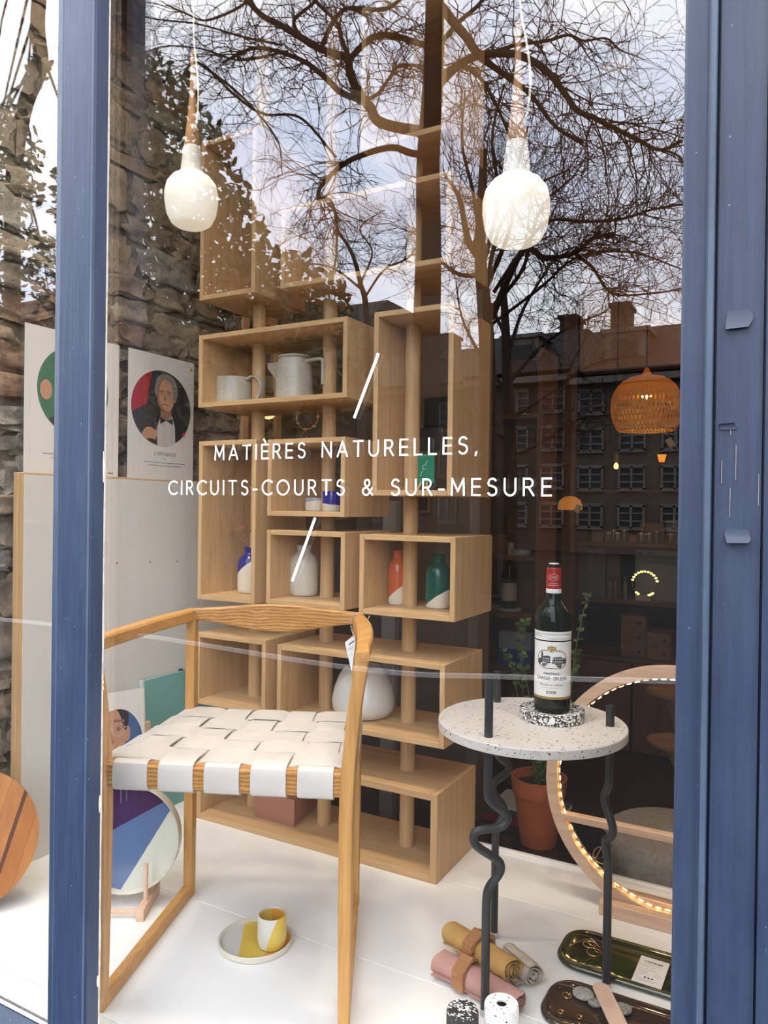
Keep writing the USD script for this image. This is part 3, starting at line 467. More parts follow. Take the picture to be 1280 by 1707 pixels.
obj('spout', loft([[(-1.305 - 0.053 * q, 0.895 + sy * (0.021 - 0.016 * q), 1.7955 + z0 + (z1 - z0) * v) for sy, v in ((-0.7, 1), (-1, 0.75), (-0.5, 0.15), (0, 0), (0.5, 0.15), (1, 0.75), (0.7, 1))] for q, z0, z1 in ((-0.1, 0.040, 0.119), (0.35, 0.062, 0.1195), (0.75, 0.088, 0.121), (1.0, 0.104, 0.1225))]), GREYW, pt, smooth=50)
hp = [(-1.223, 0.892, 1.911), (-1.196, 0.888, 1.913), (-1.165, 0.884, 1.911), (-1.157, 0.883, 1.903), (-1.157, 0.883, 1.885), (-1.157, 0.883, 1.84)]
hp = smoothpath(hp, 24); obj('handle', loft([rect(p, np.cross(tn, (0, 1, 0)) * 0.0045, (0, 0.009, 0), 0.5) for p, tn in zip(hp, [v / np.linalg.norm(v) for v in np.gradient(hp, axis=0)])]), GREYW, pt, smooth=60)
po = thing('round_vase', 'large glossy white pear shaped vase behind the chair', 'vase', (-1.025, 0.90, 0.9405))
obj('body', lathe([(0, 0), (0.055, 0), (0.075, 0.004), (0.0845, 0.022), (0.0865, 0.042), (0.079, 0.078), (0.066, 0.110), (0.055, 0.126), (0.050, 0.131), (0.046, 0.132), (0.044, 0.126), (0.06, 0.09), (0, 0.03)], (-1.025, 0.90, 0.9405), 48), mat('white_porcelain_glaze', (0.68, 0.655, 0.59), 0.15, coat=0.3), po, smooth=60)
for dx in (-0.004, 0.004): p = np.array([-0.995 + dx, 0.8195, 1.022]); obj('maker_mark', lathe([(0, -0.0012), (0.0018, -0.0012), (0.0018, 0.0012), (0, 0.0012)], p, 10, (0.3, -1, 0.3)), INK, po)
a, b, c3 = onz(424, 1361, 0.6185), onz(490, 1379, 0.6185), onz(531, 1341, 0.6185); h0 = 0.075
bx = thing('carton', 'plain terracotta pink carton in the lowest cubby', 'box', (-1.25, 0.88, 0.6185)); CART = mat('pink_card', (0.36, 0.16, 0.105), 0.7)
quad = Polygon([a[:2], b[:2], c3[:2], (a + c3 - b)[:2]])
m = prism(quad, h0 - 0.02); m.apply_translation([0, 0, 0.6185]); obj('base', m, CART, bx); m = prism(quad.buffer(0.0012, join_style='mitre'), 0.022); m.apply_translation([0, 0, 0.6185 + h0 - 0.022]); obj('lid', m, CART, bx)
wr = thing('wire_ring', 'thin coppery wire ring ornament above the beakers', 'ornament', (-1.208, 0.88, 1.682)); COPPER = mat('copper_wire', (0.55, 0.28, 0.14), 0.35, 0.9)
th = np.linspace(0, 2 * PI, 40); obj('ring', tube(np.stack([-1.208 + 0.036 * np.cos(th), 0.88 + 0 * th, 1.752 + 0.034 * np.sin(th)], 1), 0.0011, 6), COPPER, wr)
obj('foot_loop', tube(smoothpath([(-1.208, 0.88, 1.718), (-1.225, 0.88, 1.705), (-1.235, 0.885, 1.686), (-1.215, 0.88, 1.684), (-1.205, 0.875, 1.70), (-1.215, 0.88, 1.6835)], 24), 0.0010, 6), COPPER, wr)
for k in range(7): a2 = 0.9 * k; obj('leaf', blob((-1.208 + 0.036 * math.cos(a2), 0.88, 1.752 + 0.034 * math.sin(a2)), (0.006, 0.001, 0.003), k, 0.4, 1), COPPER, wr)
gc = thing('green_card', 'emerald green card on a little wooden easel in the tall cubby', 'card', (-0.85, 0.90, 1.5445))
A, B, Cc = ony(694, 757, 0.9), ony(724.5, 757, 0.9), ony(723.5, 808, 0.9); EMER = mat('emerald_card', (0.006, 0.19, 0.105), 0.55)
obj('sheet', wallplate(Polygon([(A[0], 1.566), (B[0], 1.566), (B[0], A[2]), (A[0], A[2])]), 0.0015, (0, 0.90, 0)), EMER, gc)
PG = mat('pale_print', (0.55, 0.66, 0.55), 0.6); cx, cz = (A[0] + B[0]) / 2 - 0.002, 1.603
obj('emblem', wallplate(unary_union([line([(cx - 0.012, cz - 0.018), (cx - 0.006, cz - 0.006)], 0.0014), line([(cx - 0.004, cz + 0.010), (cx - 0.004, cz - 0.001), (cx + 0.003, cz - 0.001)], 0.0014), line([(cx + 0.002, cz + 0.008), (cx + 0.008, cz + 0.020)], 0.0014)]), 0.0004, (0, 0.8984, 0)), PG, gc)
obj('easel', cat([tube([(cx, 0.915, 1.545), (cx, 0.905, 1.60)], 0.002, 6), tube([(cx - 0.014, 0.885, 1.545), (cx - 0.008, 0.8965, 1.568)], 0.003, 6), tube([(cx + 0.014, 0.885, 1.545), (cx + 0.008, 0.8965, 1.568)], 0.003, 6)]), OAK_Z, gc)

# ================================================================== ARMCHAIR
ch = thing('armchair', 'oiled ash armchair with woven cream leather strap seat', 'chair', (-0.96, 0.34, PZ))
cFL, cFR, cBL, cBR = np.array([-1.077, 0.075]), np.array([-0.677, 0.252]), np.array([-1.222, 0.449]), np.array([-0.871, 0.606])
U = np.append((cFR - cFL) / np.linalg.norm(cFR - cFL), 0); V = np.array([-U[1], U[0], 0]); UB = np.append((cBR - cBL) / np.linalg.norm(cBR - cBL), 0)
SL, SR = np.append((cBL - cFL) / np.linalg.norm(cBL - cFL), 0), np.append((cBR - cFR) / np.linalg.norm(cBR - cFR), 0)
def CP(s, t, z): p = (cFL * (1 - s) + cFR * s) * (1 - t) + (cBL * (1 - s) + cBR * s) * t; return np.array([p[0], p[1], z])
ATOP = 1.262
def out(z): return float(np.interp(z, [0.6, 0.98, 1.054, 1.136, 1.173, 1.209, 1.24, 1.27], [0, 0, 0.003, 0.010, 0.014, 0.020, 0.024, 0.024]))
for s, F, sg, S in ((0, cFL, -1, SL), (1, cFR, 1, SR)):
    zs = np.concatenate([np.linspace(0.6, 0.95, 5), np.linspace(1.0, ATOP - 0.008, 12)])
    obj('front_leg', loft([rect(np.append(F, z) + U * sg * out(z) + V * 0.0, U * np.interp(z, [0.6, 0.75, 1.0, 1.26], [0.0090, 0.0108, 0.0118, 0.0112]), V * np.interp(z, [0.6, 1.0, 1.15, 1.26], [0.011, 0.0175, 0.015, 0.012]), 0.15) for z in zs]), ASH_Z, ch)
for s, B in ((0, cBL), (1, cBR)):
    zs = np.linspace(0.6, 1.25, 8); obj('back_leg', loft([rect(np.append(B, z), UB * 0.0105, V * np.interp(z, [0.6, 1.0, 1.25], [0.012, 0.016, 0.0125]), 0.15) for z in zs]), ASH_Z, ch)
for F, B, S in ((cFL, cBL, SL), (cFR, cBR, SR)):
    N = np.cross(S, (0, 0, 1)); obj('floor_rail', loft([rect(np.append(F * (1 - q) + B * q, PZ + 0.0135) , N * 0.0095, (0, 0, 0.0135), 0.12) for q in np.linspace(0.02, 1.02, 4)]), ASH_Y, ch)
    obj('side_rail', loft([rect(np.append(F * (1 - q) + B * q, 1.024 - 0.018 * q), N * 0.009, (0, 0, 0.019), 0.4) for q in np.linspace(0.03, 0.97, 4)]), ASH_Y, ch)
obj('front_rail', loft([rect(CP(s, 0.0, 1.0225), V * 0.0105, (0, 0, 0.0235), 0.55) for s in np.linspace(0.01, 0.99, 4)]), ASH_X, ch)
obj('back_rail', loft([rect(CP(s, 1.0, 1.007), V * 0.0105, (0, 0, 0.019), 0.5) for s in np.linspace(0.01, 0.99, 4)]), ASH_X, ch)
for F, B, sg in ((cFL, cBL, -1), (cFR, cBR, 1)):      # arms: flat, tapering, slightly bowed outwards
    L = []
    for q in np.linspace(-0.035, 1.03, 14):
        c = np.append(F * (1 - q) + B * q, ATOP - 0.0135) + U * sg * (0.024 * (1 - q) + 0.010 * math.sin(PI * min(max(q, 0), 1))); N = U * (1 - q) + UB * q
        L.append(rect(c + (0, 0, -0.004 if q < -0.02 else 0), N * np.interp(q, [0, 0.3, 0.7, 1], [0.0112, 0.015, 0.0165, 0.0115]), np.array([0, 0, np.interp(q, [-0.035, 0.02, 1], [0.0075, 0.0125, 0.0135])]), 0.3))
    obj('arm', loft(L), ASH_Y, ch)
L = []
for s in np.linspace(-0.035, 1.035, 30):
    q = min(max(s, 0), 1); bell = math.sin(PI * q) ** 1.6; c = CP(s, 1.0, ATOP - 0.0125 - 0.002 * bell) + V * 0.030 * math.sin(PI * q)
    L.append(rect(c + (0, 0, -0.006 * bell), V * (0.0115 - 0.002 * bell), (0, 0, 0.0130 + 0.0185 * bell), 0.35))
obj('backrest', loft(L), ASH_X, ch, smooth=40)
HIDE = mat('cream_leather', (0.57, 0.525, 0.475), 0.5, var=(14, (0.52, 0.475, 0.425), 0.35, 0.7), bump=(350, 0.12, 0.0006))
def seat(s, t): return 1.0475 - 0.016 * t - 0.007 * math.sin(PI * s) * math.sin(PI * t)
SC = [0.045 + 0.078 + i * 0.1885 for i in range(5)]; TC = [0.105 + j * 0.197 for j in range(5)]; AMP = 0.0031
def wv(x, C, first):                     # over at the centres where (k + first) is even
    ks = [C[0] - (C[1] - C[0])] + C + [C[-1] + (C[1] - C[0])]; i = int(np.clip(np.searchsorted(ks, x) - 1, 0, len(ks) - 2)); u = np.clip((x - ks[i]) / (ks[i + 1] - ks[i]), 0, 1)
    u = np.clip((u - 0.30) / 0.40, 0, 1); u = u * u * (3 - 2 * u); a = 1 if (i - 1 + first) % 2 == 0 else -1; return a + (-2 * a) * u
def strap(path, wid, nrm): return loft([rect(p, w * 1.0, n * 0.00140, 0.25) for p, w, n in zip(path, wid, nrm)])
Wf = 0.0315
for i, s in enumerate(SC):               # front to back, wrapped round the front and back rails
    P, W, Nn = [], [], []
    for (dv, z) in ((0.010, 0.9955), (-0.002, 0.9955), (-0.0105, 1.0005), (-0.0135, 1.010), (-0.0135, 1.035), (-0.0105, 1.0445), (-0.004, 1.0485)): P.append(CP(s, 0, z) + V * dv)
    for t in np.linspace(0.025, 0.985, 44): P.append(CP(s, t, seat(s, t) + 0.0015 + AMP * wv(t, TC, i + 1)))
    for (dv, z) in ((0.008, 1.030), (0.0135, 1.022), (0.0135, 0.998), (0.009, 0.9865), (-0.004, 0.985)): P.append(CP(s, 1, z) + V * dv)
    P = np.array(P); tn = np.gradient(P, axis=0); tn /= np.linalg.norm(tn, axis=1, keepdims=True); w = U * (1 - 0) ; obj('strap', strap(P, [U * Wf * (1 - 0.10 * q) for q in np.linspace(0, 1, len(P))], [np.cross(U, v) for v in tn]), HIDE, ch, smooth=40)
for j, t in enumerate(TC):               # side to side
    P = []
    for (du, z) in ((0.008, -0.0405), (-0.006, -0.0405), (-0.0122, -0.034), (-0.0122, -0.010), (-0.008, -0.0015)): P.append(CP(0, t, seat(0, t) + z) + U * du)
    for s in np.linspace(0.015, 0.985, 52): P.append(CP(s, t, seat(s, t) + 0.0015 - AMP * wv(s, SC, j + 1)))
    for (du, z) in ((0.008, -0.0015), (0.0122, -0.010), (0.0122, -0.034), (0.006, -0.0405), (-0.008, -0.0405)): P.append(CP(1, t, seat(1, t) + z) + U * du)
    P = np.array(P); tn = np.gradient(P, axis=0); tn /= np.linalg.norm(tn, axis=1, keepdims=True); ws = [(SL * (1 - q) + SR * q) * 0.0352 for q in np.linspace(0, 1, len(P))]
    obj('strap', strap(P, ws, [np.cross(v, w) / np.linalg.norm(np.cross(v, w)) for v, w in zip(tn, ws)]), HIDE, ch, smooth=40)
TY = 0.555
tg = thing('price_tag', 'white kite shaped price tag tied to the armchair with striped twine', 'tag', ony(584, 1070, TY))
TAGP = mat('tag_card', (0.78, 0.78, 0.77), 0.6); q = [ony(x, y, TY) for x, y in ((574.7, 1071), (591, 1058), (592.5, 1072), (586, 1120))]; o = q[0]; ex = np.array([0.94, -0.34, 0.0]) * 0 + RGT; ey = UPV
def cpt(x, y, Y): p = ony(x, y, Y); return ((p - o) @ ex, (p - o) @ ey)
def cdist(x, y): v = ray(x, y); k = ((o - CAM) @ FWD) / (v @ FWD); p = CAM + v * k; return ((p - o) @ ex, (p - o) @ ey)
obj('card', put(prism(Polygon([cdist(*z) for z in ((574.7, 1071), (591, 1058), (592.5, 1072), (586, 1120))]), 0.0006), o, ex, ey), TAGP, tg)
obj('print', put(prism(unary_union([line([cdist(581, 1075), cdist(590, 1068)], 0.0022, 'flat'), line([cdist(580, 1081), cdist(589, 1076)], 0.0005), line([cdist(581, 1083), cdist(588, 1079)], 0.0004), line([cdist(583, 1093), cdist(588, 1090)], 0.0004)]), 0.0002), o + FWD * -0.0003 - np.cross(ex, ey) * 0 + np.cross(ex, ey) * 0.0005, ex, ey), INK, tg)
TWP = smoothpath([ony(590, 1060, TY), ony(586, 1050, TY), ony(585, 1037, TY), ony(588, 1027, TY), ony(597, 1023.5, TY), ony(604, 1026, TY + 0.01), ony(608, 1034, TY + 0.03), ony(611, 1041, TY + 0.04), ony(613, 1033, TY + 0.04), ony(616, 1027, TY + 0.05)], 60)
TW1, TW2 = mat('red_twine', (0.30, 0.02, 0.03), 0.8), mat('white_twine', (0.75, 0.72, 0.70), 0.8)
tw = obj('twine', tube(TWP, 0.0011, 7), TW2, tg); obj('twine_stripe', cat([tube(TWP[i:i + 2] , 0.00122, 7) for i in range(0, 58, 2)]), TW1, tw)
obj('knot_end', tube([ony(612, 1060, TY + 0.03), ony(617, 1066, TY + 0.03)], 0.0012, 6), TW2, tg)

# ================================================================== SIDE TABLE AND WINE BOTTLE
TT = 1.096; TC0 = np.array([-0.444, 0.545])
tb = thing('side_table', 'round white terrazzo side table on three kinked black steel legs', 'table', (TC0[0], TC0[1], PZ))
TERW = terrazzo('white_terrazzo', (0.53, 0.49, 0.45), [((0.03, 0.028, 0.027), 95, ), ((0.42, 0.40, 0.38), 130), ((0.10, 0.08, 0.07), 210)], 1.0, 0.72, 0.26)
FOOT = mat('grey_plastic_foot', (0.45, 0.44, 0.43), 0.6)
def seg(P, k=6):                         # rounds the corners of a bent bar
    out = [P[0]]
    for a, b, c in zip(P[:-2], P[1:-1], P[2:]): 
        p, q = b + (a - b) * min(0.45, 0.022 / np.linalg.norm(a - b)), b + (c - b) * min(0.45, 0.022 / np.linalg.norm(c - b))
        for t in np.linspace(0, 1, k): out.append((1 - t) ** 2 * p + 2 * t * (1 - t) * b + t * t * q)
    return np.array(out + [P[-1]])
HR = np.array([RGT[0], RGT[1], 0]) / np.linalg.norm(RGT[:2]); HF = np.array([FWD[0], FWD[1], 0]) / np.linalg.norm(FWD[:2])
LEGS = [((-0.477, 0.404), 1.208, 1692, 1.333, [(530, 0), (560, 24), (612, 96), (648, 104), (686, 70), (690, -52), (722, -72), (770, -60), (848, 66), (890, 74), (928, 54), (968, 18), (1015, 0)], 0.12),
        ((-0.305, 0.588), 1.134, 1648, 1.411, [(470, 0), (515, -16), (560, -16), (625, 4), (685, 18), (728, 8), (745, -14), (790, -8), (835, 0)], -1.3),
        ((-0.549, 0.642), 1.160, 1562, 1.577, [(325, 0), (380, 70), (415, 66), (455, -20), (505, -18), (590, 52), (630, 40), (690, 0)], 0.5)]
for (lx, ly), ztop, ybot, Z, W, dep in LEGS:
    b = np.array([lx, ly, 0.0]); P = [b + (0, 0, PZ + 0.005)]
    for Y, dx in reversed(W):
        py = 1150 + 0.336 * Y; z = PZ + (ybot - py) * Z / FPX; d = 0.336 * dx * Z / FPX; P.append(b + (0, 0, z) + HR * d + HF * d * dep)
    P += [b + (0, 0, TT - 0.019), b + (0, 0, ztop)]; r = 0.0078
    lg = obj('leg', tube(seg(P), r, 14), BLACK, tb, smooth=60); obj('foot', lathe([(0, 0), (0.0085, 0), (0.0085, 0.012), (0, 0.012)], (lx, ly, PZ), 16), FOOT, lg)
hole = unary_union([circ(lx - TC0[0], ly - TC0[1], 0.0079, 10) for (lx, ly), *_ in LEGS])
top = lathe([(0, TT - 0.018), (0.1765, TT - 0.018), (0.178, TT - 0.0165), (0.178, TT - 0.002), (0.1765, TT), (0, TT)], (TC0[0], TC0[1], 0), 96)
obj('tabletop', top, TERW, tb)
for (lx, ly), *_ in LEGS: obj('collar', lathe([(0.0078, TT - 0.032), (0.0115, TT - 0.032), (0.0115, TT - 0.018), (0.0078, TT - 0.018)], (lx, ly, 0), 16), BLACK, tb)
WBX = np.array([-0.409, 0.575]); ck = onz(920, 1187, TT + 0.012)
TERB = terrazzo('black_terrazzo', (0.018, 0.018, 0.018), [((0.72, 0.70, 0.66), 170), ((0.55, 0.53, 0.5), 260), ((0.78, 0.76, 0.72), 120)], 1.0, 0.30, 0.42)
WBX = np.array([ck[0], ck[1]])
co = thing('bottle_coaster', 'black and white terrazzo coaster under the tall wine bottle', 'coaster', (WBX[0], WBX[1], TT))
obj('dish', lathe([(0, 0.0), (0.0605, 0.0), (0.062, 0.0015), (0.062, 0.0195), (0.0605, 0.021), (0.051, 0.021), (0.050, 0.016), (0, 0.016)], (WBX[0], WBX[1], TT), 64), TERB, co)
wd = np.array([CAM[0] - WBX[0], CAM[1] - WBX[1]]); wd /= np.linalg.norm(wd); A0 = math.atan2(wd[1], wd[0]) - 0.06
b = np.array([ck[0], ck[1], TT + 0.016])
obj('emblem', put(prism(Polygon([(0.006 * math.cos(a) * (1 + 0.1 * (k % 2)), 0.0055 * math.sin(a) * (1 + 0.1 * (k % 2))) for k, a in enumerate(np.linspace(0, 2 * PI, 9)[:-1])]), 0.0008), (WBX[0] + wd[0] * 0.0618 , WBX[1] + wd[1] * 0.0618, TT + 0.010), (-wd[1], wd[0], 0), (0, 0, 1), (wd[0], wd[1], 0)), mat('white_chip', (0.75, 0.73, 0.7), 0.5), co)
WGL = mat('dark_green_bottle_glass', (0.0015, 0.004, 0.002), 0.05, spec=0.32)
wb = thing('wine_bottle', 'tall dark green wine bottle with red capsule standing on terrazzo coaster', 'bottle', b)
BR_ = 0.0345
obj('glass', lathe([(0, 0.004), (0.020, 0.004), (0.030, 0), (BR_ - 0.001, 0.002), (BR_, 0.006), (BR_, 0.172), (0.0345, 0.184), (0.031, 0.195), (0.024, 0.205), (0.0175, 0.212), (0.0145, 0.220), (0.0137, 0.232), (0.0132, 0.272), (0.0132, 0.280), (0, 0.280)], b, 64), WGL, wb, smooth=60)
obj('capsule', lathe([(0.0148, 0.2365), (0.0140, 0.275), (0.0138, 0.277), (0.0130, 0.2775)], b, 40), mat('red_capsule', (0.26, 0.008, 0.012), 0.35, coat=0.3), wb, smooth=60)
obj('capsule_band', lathe([(0.0146, 0.228), (0.0150, 0.2285), (0.0148, 0.2365), (0.0144, 0.2367)], b, 40), mat('white_band', (0.70, 0.69, 0.68), 0.5), wb, smooth=60)
obj('lip', lathe([(0.0118, 0.2765), (0.0128, 0.278), (0.0130, 0.281), (0.0122, 0.2835), (0, 0.2845)], b, 40), WGL, wb, smooth=60)
obj('cap_disc', lathe([(0, 0.2838), (0.0098, 0.2838), (0.0098, 0.2855), (0, 0.2858)], b, 32), mat('pale_cork_top', (0.70, 0.66, 0.58), 0.5), wb)
GOLD = mat('gold_ink', (0.36, 0.22, 0.06), 0.45, 0.3); BROWNINK = mat('brown_ink', (0.13, 0.075, 0.03), 0.6); LABEL = mat('label_paper', (0.74, 0.72, 0.68), 0.6)
def onbottle(m, r, zc):                  # wraps a flat print (x along, y up, z out) round the bottle
    v = np.array(m.vertices); m2 = trimesh.Trimesh(v, m.faces, process=False)
    e = 0
    while m2.edges_unique_length.max() > 0.006 and e < 4: m2 = m2.subdivide(); e += 1
    v = np.array(m2.vertices); a = A0 + v[:, 0] / r; rr = r + v[:, 2]
    return trimesh.Trimesh(np.stack([b[0] + rr * np.cos(a), b[1] + rr * np.sin(a), b[2] + zc + v[:, 1]], 1), m2.faces, process=False)
def sheet(x0, x1, y0, y1, d=0.0002):     # a label already cut into strips
    n = 40; xs = np.linspace(x0, x1, n); return cat([box(p, q, y0, y1, 0, d) for p, q in zip(xs[:-1], xs[1:])])
obj('label', onbottle(sheet(-0.052, 0.0505, 0.030, 0.138), BR_, 0), LABEL, wb, smooth=False)
obj('label', onbottle(sheet(-0.052, 0.0505, 0.1405, 0.157), BR_, 0), LABEL, wb, smooth=False)
obj('label_border', onbottle(sheet(-0.052, 0.0505, 0.0285, 0.0335, 0.0004), BR_, 0), GOLD, wb, smooth=False)
LX = -0.0
oval = rrect(-0.030, 0.030, 0.087, 0.122, 0.017).union(circ(0, 0.122, 0.007)); obj('emblem', onbottle(prism(oval.difference(oval.buffer(-0.0012)), 0.0003), BR_ + 0.0002, 0), BROWNINK, wb, smooth=False)
cst = unary_union([Polygon([(-0.018, 0.098), (-0.002, 0.098), (-0.002, 0.109), (-0.006, 0.112), (-0.018, 0.110)]), Polygon([(-0.021, 0.098), (-0.017, 0.098), (-0.017, 0.115), (-0.019, 0.120), (-0.021, 0.115)]), Polygon([(0, 0.097), (0.022, 0.097), (0.024, 0.105), (0.018, 0.110), (0.003, 0.109)]), ell(-0.024, 0.1, 0.004, 0.006), ell(0.025, 0.102, 0.0035, 0.0055), Polygon([(-0.018, 0.097), (-0.006, 0.097), (-0.014, 0.090), (-0.02, 0.092)]), Polygon([(0.006, 0.0965), (0.02, 0.0965), (0.018, 0.089), (0.012, 0.090)])])
win = unary_union([rrect(x, x + 0.0017, y, y + 0.0026, 0.0003) for x in np.arange(-0.0165, 0.02, 0.0033) for y in (0.0995, 0.1045)] + [line([(-0.017, 0.0945), (-0.006, 0.0955)], 0.0008), line([(0.008, 0.0935), (0.018, 0.0945)], 0.0008)])
obj('engraving', onbottle(prism(cst.difference(win), 0.0003), BR_ + 0.0002, 0), mat('engraving_ink', (0.045, 0.055, 0.06), 0.6), wb, smooth=False)
obj('crest', onbottle(prism(unary_union([circ(0, 0.1225, 0.0042), ell(-0.006, 0.126, 0.002, 0.0035), ell(0.006, 0.126, 0.002, 0.0035), ell(0, 0.1285, 0.003, 0.002)]).difference(unary_union([circ(-0.0013, 0.124, 0.0008), circ(0.0015, 0.121, 0.001)])), 0.0004), BR_ + 0.0002, 0), GOLD, wb, smooth=False)
for s, h, y, w in (('CHATEAU', 0.0040, 0.0755, 0.030), ('CHASSE-SPLEEN', 0.0062, 0.0655, 0.061), ('2005', 0.0052, 0.0395, 0.019)):
    m = text(s, h, bold=True); m.vertices[:, 0] *= w / (m.bounds[1][0] - m.bounds[0][0]); m.apply_translation([LX, y, 0]); obj('print', onbottle(m, BR_ + 0.0002, 0), INK, wb, smooth=False)
m = text('Moulis en Médoc', 0.0040); m.vertices[:, 0] += m.vertices[:, 1] * 0.35; m.vertices[:, 0] *= 0.048 / (m.bounds[1][0] - m.bounds[0][0]); m.apply_translation([LX, 0.0545, 0]); obj('print', onbottle(m, BR_ + 0.0002, 0), mat('grey_script', (0.22, 0.2, 0.19), 0.6), wb, smooth=False)
fine = unary_union([line([(-0.02, 0.0505), (0.02, 0.0505)], 0.0004, 'flat')] + [squiggle(x0, x1, y, 0.0012, 3, 0.0005) for x0, x1, y in ((-0.042, 0.040, 0.1525), (-0.044, -0.020, 0.1485), (-0.008, 0.044, 0.1435))]); obj('print', onbottle(prism(fine, 0.0003), BR_ + 0.0002, 0), mat('grey_print', (0.25, 0.24, 0.23), 0.6), wb, smooth=False)
obj('print', onbottle(prism(unary_union([line([(x, 0.0303), (x + 0.002, 0.0317)], 0.0006) for x in np.arange(-0.046, 0.046, 0.004)]), 0.0003), BR_ + 0.0004, 0), BROWNINK, wb, smooth=False)
PALEGOLD = mat('pale_gold_print', (0.62, 0.34, 0.25), 0.5); m = text('CHS', 0.0065); m.vertices[:, 0] *= 0.0145 / (m.bounds[1][0] - m.bounds[0][0]); m.apply_translation([0, 0.2555, 0])
obj('print', onbottle(cat([m, prism(ell(0, 0.2588, 0.0105, 0.0068).difference(ell(0, 0.2588, 0.0099, 0.0062)), 0.0003), prism(unary_union([line([(-0.008, 0.2475), (0.008, 0.2475)], 0.0007), line([(-0.011, 0.2435), (0.011, 0.2435)], 0.0012)]), 0.0003)]), 0.0147, 0), PALEGOLD, wb, smooth=False)

# ================================================================== THINGS ON THE PLATFORM
PLB = onz(426, 1570, 0.603)
n1, d1 = edge2(ony(412, 1540, 0.40), ony(396, 1602, 0.36), ony(470, 1570, 0.38)); 
def vedge(p, q, side, z):                # a vertical plane through two floor pixels
    p, q, s = onz(*p, z), onz(*q, z), onz(*side, z); d = q - p; n = np.array([-d[1], d[0], 0]); n /= np.linalg.norm(n); k = 1 if (s - p) @ n > 0 else -1; return tuple(n * k), float(p @ n * k)
OLIVE, OCHRE, PWH = (0.56, 0.39, 0.06), (0.58, 0.26, 0.03), (0.50, 0.495, 0.455)
na, da = vedge((408, 1537), (396, 1602), (450, 1580), 0.606); nb, db = vedge((470, 1560), (430, 1603), (485, 1590), 0.606)
PLGL = zones('plate_glaze', PWH, [(na, da, OLIVE), (nb, db, OCHRE)], 0.25)
sp = thing('side_plate', 'round stoneware plate with yellow and ochre fields under the small cup', 'plate', (PLB[0], PLB[1], PZ))
obj('rim', lathe([(0, 0.0), (0.071, 0.0), (0.075, 0.003), (0.076, 0.013), (0.0745, 0.0145), (0.0725, 0.0135), (0.0715, 0.0062), (0.071, 0.005), (0, 0.005)], (PLB[0], PLB[1], PZ), 64), STONEW, sp, smooth=50)
obj('glazed_well', lathe([(0, 0.004), (0.0712, 0.0045), (0.0712, 0.0062), (0, 0.006)], (PLB[0], PLB[1], PZ), 64), PLGL, sp)
CPC = onz(453, 1574, 0.609); R_, H_ = 0.0295, 0.066
n1, d1 = edge2(ony(455, 1580, CPC[1]), ony(472, 1520, CPC[1]), ony(476, 1560, CPC[1])); n2, d2 = edge2(ony(468, 1583, CPC[1]), ony(478, 1548, CPC[1]), ony(481, 1575, CPC[1]))
cp = thing('small_cup', 'small handleless cup in white and yellow glaze on the plate', 'cup', (CPC[0], CPC[1], 0.606))
obj('body', lathe([(0, 0), (R_ * 0.78, 0), (R_ * 0.9, 0.004), (R_, 0.018), (R_ * 1.0, H_ * 0.75), (R_ * 0.96, H_ - 0.001), (R_ * 0.92, H_), (R_ * 0.87, H_ - 0.002), (R_ * 0.9, 0.02), (R_ * 0.7, 0.006), (0, 0.005)], (CPC[0], CPC[1], 0.606), 48), zones('cup_glaze', (0.54, 0.52, 0.45), [(n1, d1, OLIVE), (n2, d2, (0.60, 0.33, 0.05)), ((0, 0, 1), 0.643 + 0.6, (0.6, 0.4, 0.05))], 0.2), cp, smooth=60)
obj('inner_glaze', lathe([(R_ * 0.68, 0.0062), (R_ * 0.895, 0.02), (R_ * 0.865, H_ - 0.004), (R_ * 0.86, H_ - 0.0045), (R_ * 0.885, 0.02), (R_ * 0.66, 0.0072), (0, 0.0068), (0, 0.0062)], (CPC[0], CPC[1], 0.606), 48), zones('cup_inside', OCHRE, [(tuple(-np.array(HR)), float(-(CPC @ HR) + 0.004), OLIVE)], 0.2), cp, smooth=60)

# the big platter on its stand
pn = np.array([0.50, -0.86, 0.10]); pn /= np.linalg.norm(pn); pe = np.array([0.8645, 0.5026, 0]); pu = np.cross(pn, pe); pu = pu if pu[2] > 0 else -pu
Zp = 1.69; PC = CAM + ray(211, 1399) * Zp; PR = 88 * Zp / FPX
def onp(x, y): v = ray(x, y); k = ((PC - CAM) @ pn) / (v @ pn); return CAM + v * k
def pedge(p, q, side):
    p, q, s = onp(*p), onp(*q), onp(*side); d = q - p; n = np.cross(pn, d); n /= np.linalg.norm(n); k = 1 if (s - p) @ n > 0 else -1; return tuple(n * k), float(p @ n * k)
lt = thing('platter', 'big round ceramic platter glazed purple, blue and cream on wooden stand', 'plate', PC)
prof = [(0, -0.012), (PR * 0.95, -0.012), (PR * 0.99, -0.007), (PR, 0.024), (PR * 0.99, 0.026), (PR * 0.975, 0.024), (PR * 0.955, 0.008), (0, 0.007)]
def topn(m): m.apply_transform(trimesh.geometry.align_vectors([0, 0, 1], pn)); m.apply_translation(PC - pn * 0.02); return m
obj('rim', topn(lathe(prof, (0, 0, 0), 72)), STONEW, lt, smooth=50)
na, da = pedge((184, 1387), (264, 1343), (250, 1400)); nb, db = pedge((281, 1354), (205, 1476), (280, 1440))
obj('glazed_well', topn(lathe([(0, 0.006), (PR * 0.954, 0.007), (PR * 0.954, 0.0085), (0, 0.0078)], (0, 0, 0), 72)), zones('platter_glaze', (0.035, 0.012, 0.045), [(na, da, (0.080, 0.125, 0.235)), (nb, db, (0.52, 0.52, 0.43))], 0.12), lt)
st = thing('plate_stand', 'small beech plate stand with pegs holding the big platter', 'stand', (-1.30, 0.37, PZ))
